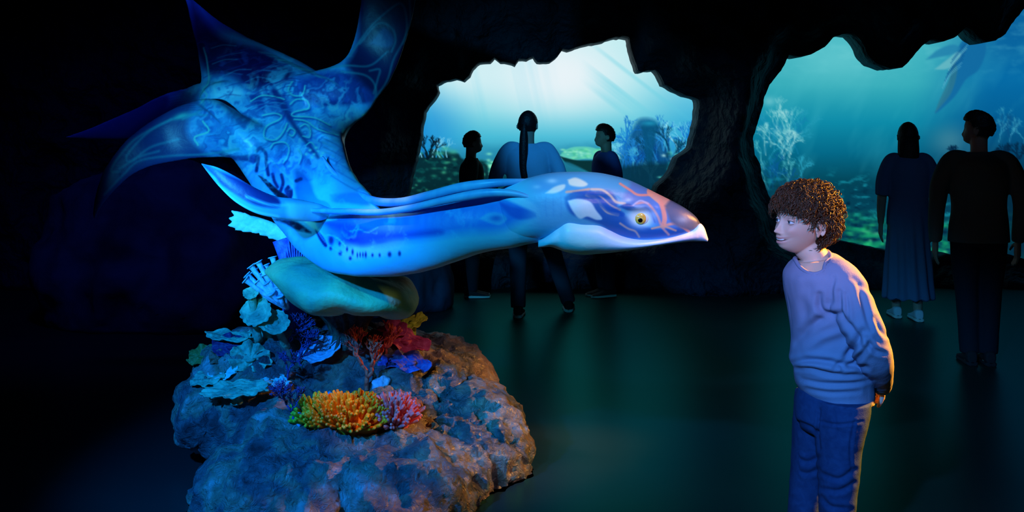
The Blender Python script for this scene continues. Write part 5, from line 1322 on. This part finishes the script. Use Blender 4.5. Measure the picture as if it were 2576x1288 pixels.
def visitor(px, Y, H, yaw, label, top, bottom, shoe, hair, look=0, legs=((-.055, 0), (.055, 0)), arm_out=.02, width=1.0, sleeve=.55, dress=False, group='visitors in front of the murals', sole='sole'):
    """standing figure, local frame faces -y; yaw turns the body, look turns the head further"""
    X = (px - 1288) / FPX * Y; t = thing('person', (X, Y, 0), label, 'person', group)
    Rb = rotm(0, 0, yaw); O = np.array([X, Y, 0.])
    def B(v): return np.asarray(v, float) @ Rb.T + O
    Wd = .5 + .5 * width
    hipz, kz, az, shz = .52 * H, .285 * H, .045 * H, .815 * H
    sw = .108 * H * width
    hs = H * .13 / .224; hc = np.array([0, -.012, H - .112 * hs - .004])
    Rh = Rb @ rotm(0, 0, look) 
    def Hd(v): return (np.asarray(v) * hs) @ Rh.T + (Rb @ hc) + O
    hv, hf = head_shape(60, 50, smile=False)
    parts = [(Hd(hv), hf)]
    for s in (-1, 1):
        for v, f in ear_shape(s): parts.append((Hd(v), f))
    parts.append((lambda q: (B(q[0]), q[1]))(tube([(0, .005, .80 * H), (0, .005, .85 * H), (0, 0, .90 * H)], [.045 * H * .8, .032 * H, .033 * H], 16, 8)))
    def ell(rows, n=28, rings=30):
        K = catmull(np.array(rows, float), rings); th = np.linspace(0, 2 * math.pi, n, endpoint=False)
        R = np.stack([K[:, 0:1] + K[:, 3:4] * np.cos(th), K[:, 1:2] + K[:, 4:5] * np.sin(th), K[:, 2:3] + 0 * th], -1)
        v, f = rings_mesh(R); return B(v), f
    def TB(p, r, n=14, rings=20):
        v, f = tube(np.array(p, float), r, n, rings); return B(v), f
    parts.append(ell([(0, 0, .49 * H, .08 * H * Wd, .06 * H), (0, 0, .55 * H, .088 * H * Wd, .062 * H), (0, 0, .64 * H, .075 * H * Wd, .055 * H), (0, 0, .75 * H, .092 * H * Wd, .062 * H), (0, 0, .80 * H, .085 * H * Wd, .055 * H), (0, 0, .83 * H, .045 * H, .04 * H)]))
    arms = []
    for s in (-1, 1):
        a = [(s * sw * .82, 0, shz), (s * (sw + .01 + arm_out * .4), .01, .72 * H), (s * (sw + .015 + arm_out), .015, .63 * H), (s * (sw + .015 + arm_out), -.02, .55 * H), (s * (sw + .01 + arm_out), -.05, .485 * H)]
        arms.append(a); parts.append(TB([(s * sw * .35, 0, shz), (s * sw * .82, 0, shz - .012 * H)] + a[1:], [.02 * H, .030 * H, .028 * H, .024 * H, .021 * H, .015 * H]))
        w = B(np.array([a[-1]]))[0]; parts += hand_parts(w, Rb @ np.array([0, -.15, -1.]), Rb @ np.array([s, 0, 0.]), .105 * H, .18, s)
    feet = []
    for k, (fx, fy) in enumerate(legs):
        s = -1 if k == 0 else 1
        L = [(s * .052 * H, 0, hipz), ((s * .052 * H + fx) / 2, fy * .45 - .01, kz), (fx, fy, az)]
        feet.append(L); parts.append(TB([L[0], ((L[0][0] + L[1][0]) / 2, L[1][1] * .5, (hipz + kz) / 2), L[1], L[2], (L[2][0], L[2][1], .02)], [.052 * H, .046 * H, .034 * H, .022 * H, .02 * H]))
    V, F = fuse(parts, .0075, 2, .4); obj('body', V, F, M['darkskin'], t)
    # clothes
    g = .012
    tp = [ell([(0, 0, .485 * H, .098 * H * Wd + g, .070 * H + g), (0, 0, .55 * H, .095 * H * Wd + g, .066 * H + g), (0, 0, .64 * H, .088 * H * Wd + g, .062 * H + g), (0, 0, .74 * H, .100 * H * Wd + g, .068 * H + g), (0, 0, .795 * H, .092 * H * Wd + g, .060 * H + g), (0, 0, .825 * H, .058 * H + g, .046 * H), (0, 0, .84 * H, .042 * H, .040 * H)], 40, 50)]
    for a in arms:
        k = 3 if sleeve < .7 else 5
        s_ = 1 if a[0][0] > 0 else -1
        tp.append(TB([(s_ * sw * .35, 0, shz + .004 * H), (s_ * sw * .78, 0, shz - .008 * H)] + a[1:k], ([.026 * H, .036 * H, .038 * H, .034 * H, .030 * H, .024 * H])[:k + 1], 20, 30))
    V, F = fuse(tp, .0085, 3); N = normals(V, F); V = V + N * (.006 * fbm(V * np.array([7, 7, 5]), 3, 33))[:, None]
    obj('dress' if dress else 'shirt', V, F, M[top], t) if not dress else None
    if dress:
        dr = tp + [ell([(0, 0, .11 * H, .125 * H, .11 * H), (0, 0, .2 * H, .118 * H, .10 * H), (0, 0, .35 * H, .105 * H, .09 * H), (0, 0, .5 * H, .098 * H, .08 * H), (0, 0, .6 * H, .085 * H, .07 * H)], 40, 40)]
        V, F = fuse(dr, .0085, 3)
        ang = np.arctan2(V[:, 1] - Y, V[:, 0] - X); N = normals(V, F)
        V = V + N * (.010 * np.sin(ang * 11 + 3 * V[:, 2]) * sm(.62 * H, .3 * H, V[:, 2]) + .004 * fbm(V * 7, 3, 3))[:, None]
        obj('dress', V, F, M[top], t)
    else:
        tr = [ell([(0, 0, .47 * H, .085 * H * Wd, .072 * H), (0, 0, .52 * H, .094 * H * Wd, .072 * H), (0, 0, .57 * H, .09 * H * Wd, .066 * H)], 30, 16)]
        for L in feet: tr.append(TB([L[0], ((L[0][0] + L[1][0]) / 2, L[1][1] * .5, (hipz + kz) / 2), L[1], L[2]], [.058 * H, .054 * H, .044 * H, .036 * H], 20, 30))
        V, F = fuse(tr, .0085, 3); N = normals(V, F); V = V + N * (.004 * fbm(V * 9, 3, 34))[:, None]
        obj('trousers', V, F, M[bottom], t)
    for L in feet:
        p = B(np.array([[L[2][0], L[2][1], 0]]))[0]
        (v1, f1), (v2, f2) = shoe_shape(p[0], p[1], math.radians(yaw), .155 * H, .028 * H, .055 * H)
        s_ = obj('shoe', v1, f1, M[shoe], t); obj('sole', v2, f2, M[sole], s_)
    # hair
    th = np.linspace(0, 2 * math.pi, 72, endpoint=False); ph = np.linspace(.02, 2.5, 60); PH, TH = np.meshgrid(ph, th, indexing='ij')
    D = np.stack([np.sin(PH) * np.cos(TH), -np.sin(PH) * np.sin(TH), np.cos(PH)], -1).reshape(-1, 3)
    sf = -D[:, 1]; sz = D[:, 2]; tz = np.clip(-sz, 0, 1)
    base = np.stack([.074 * D[:, 0] * (1 - .3 * tz ** 1.6), -np.where(sf > 0, .088 * abs(sf) ** .86, .098 * sf * (1 - .42 * tz ** 1.2)), .112 * sz], -1)
    lim = np.where(sf > .35, .45, np.where(sf > -.05, .05 + .4 * sm(.05, .4, sf), -.45 if hair != 'long' else -.95))
    on = sz > lim
    tk = {'short': .014, 'crop': .012, 'braid': .010, 'long': .014}[hair]
    rough = fbm(D * 9, 3, 5) * (.006 if hair in ('short', 'crop') else .002)
    off = np.where(on, tk + rough + (.010 * sm(.2, .9, sz) * sm(-.2, .6, sf) if hair == 'short' else 0), -.014)
    v, f = rings_mesh((base + D * off[:, None]).reshape(60, 72, 3)); hp = [(Hd(v), f)]
    if hair == 'long':
        K = []
        for z_, rx, ry, yc in ((.05, .078, .075, .02), (0, .083, .078, .025), (-.06, .086, .066, .034), (-.12, .088, .056, .045), (-.18, .086, .048, .052), (-.225, .082, .040, .055), (-.235, .06, .025, .055)):
            K.append((0, yc, z_, rx, ry))
        K = catmull(np.array(K), 40); th = np.linspace(0, 2 * math.pi, 50, endpoint=False)
        R = np.stack([K[:, 0:1] + K[:, 3:4] * np.cos(th), K[:, 1:2] + K[:, 4:5] * np.sin(th), K[:, 2:3] + 0 * th], -1)
        R[:, :, 0] *= 1 + .03 * np.sin(th * 14); R[:, :, 1] = np.maximum(R[:, :, 1], -.028)
        v, f = rings_mesh(R[::-1]); hp.append((Hd(v), f))
    V, F = join(*hp); ho = obj('hair', V, F, M['blackhair'], t)
    if hair == 'braid':
        # long straight ponytail down the back
        pts = [(0, .095, .01), (0, .115, -.05), (0, .118, -.12), (.0, .125, -.24), (.0, .125, -.36), (-.012, .12, -.46), (-.03, .115, -.56)]
        V1, F1 = tube(np.array(pts), [.018, .028, .036, .038, .036, .030, .006], 20, 60)
        c = np.array([0, .1, 0]); V1[:, 0] *= 1.0
        obj('ponytail', Hd(V1), F1, M['blackhair'], ho)
        V2, F2 = ellipsoid((0, .098, .005), (.024, .018, .02), 20, 14); obj('hair_tie', Hd(V2), F2, M['blacksneaker'], ho)
    return t

visitor(1328, 8.15, 1.66, 176, 'person with a very long dark ponytail and light blue tee, seen from behind', 'bluetee', 'midjeans', 'blacksneaker', 'braid', look=-14, legs=((-.33, -.16), (.07, .14)), arm_out=.06, width=1.15)
visitor(1186, 9.0, 1.5, 95, 'short-haired person in dark green top, left of the one with the ponytail', 'greentee', 'darktrousers', 'blacksneaker', 'crop', look=10, width=.95)
visitor(1524, 9.05, 1.56, -68, 'person in royal blue shirt facing left, right of the one with the ponytail', 'navytee', 'darktrousers', 'blacksneaker', 'short', look=-12, width=.95)
visitor(2285, 7.9, 1.56, 172, 'woman with shoulder-length black hair in long slate blue dress, seen from behind', 'dress', 'dress', 'whitesneaker', 'long', look=-8, width=1.0, dress=True, sleeve=.5, legs=((-.06, .04), (.07, -.10)))
visitor(2462, 6.35, 1.61, 170, 'man in olive grey overshirt at the far right, head turned left', 'overshirt', 'darktrousers', 'blacksneaker', 'short', look=62, width=1.2, sleeve=.9, arm_out=.03, sole='blacksneaker')

# ---- groups for repeated kinds
for key, g in (('leaf_coral', 'leaf corals on the reef rock'), ('ruffled_coral', 'ruffled corals on the reef rock'), ('shelf_coral', 'shelf corals on the left ledge'), ('fan_coral', 'pale blue fan corals'),
               ('disc_coral', 'mint disc corals'), ('branching_coral', 'branching corals on the reef rock'), ('soft_coral', 'dark blue soft corals'), ('knob_coral', 'knob corals on the reef rock'),
               ('finger_coral', 'finger corals at the front of the rock'), ('boulder', 'dim boulders at the left')):
    for o in C.objects:
        if o.parent is None and o.name.split('.')[0] == key: o['group'] = g
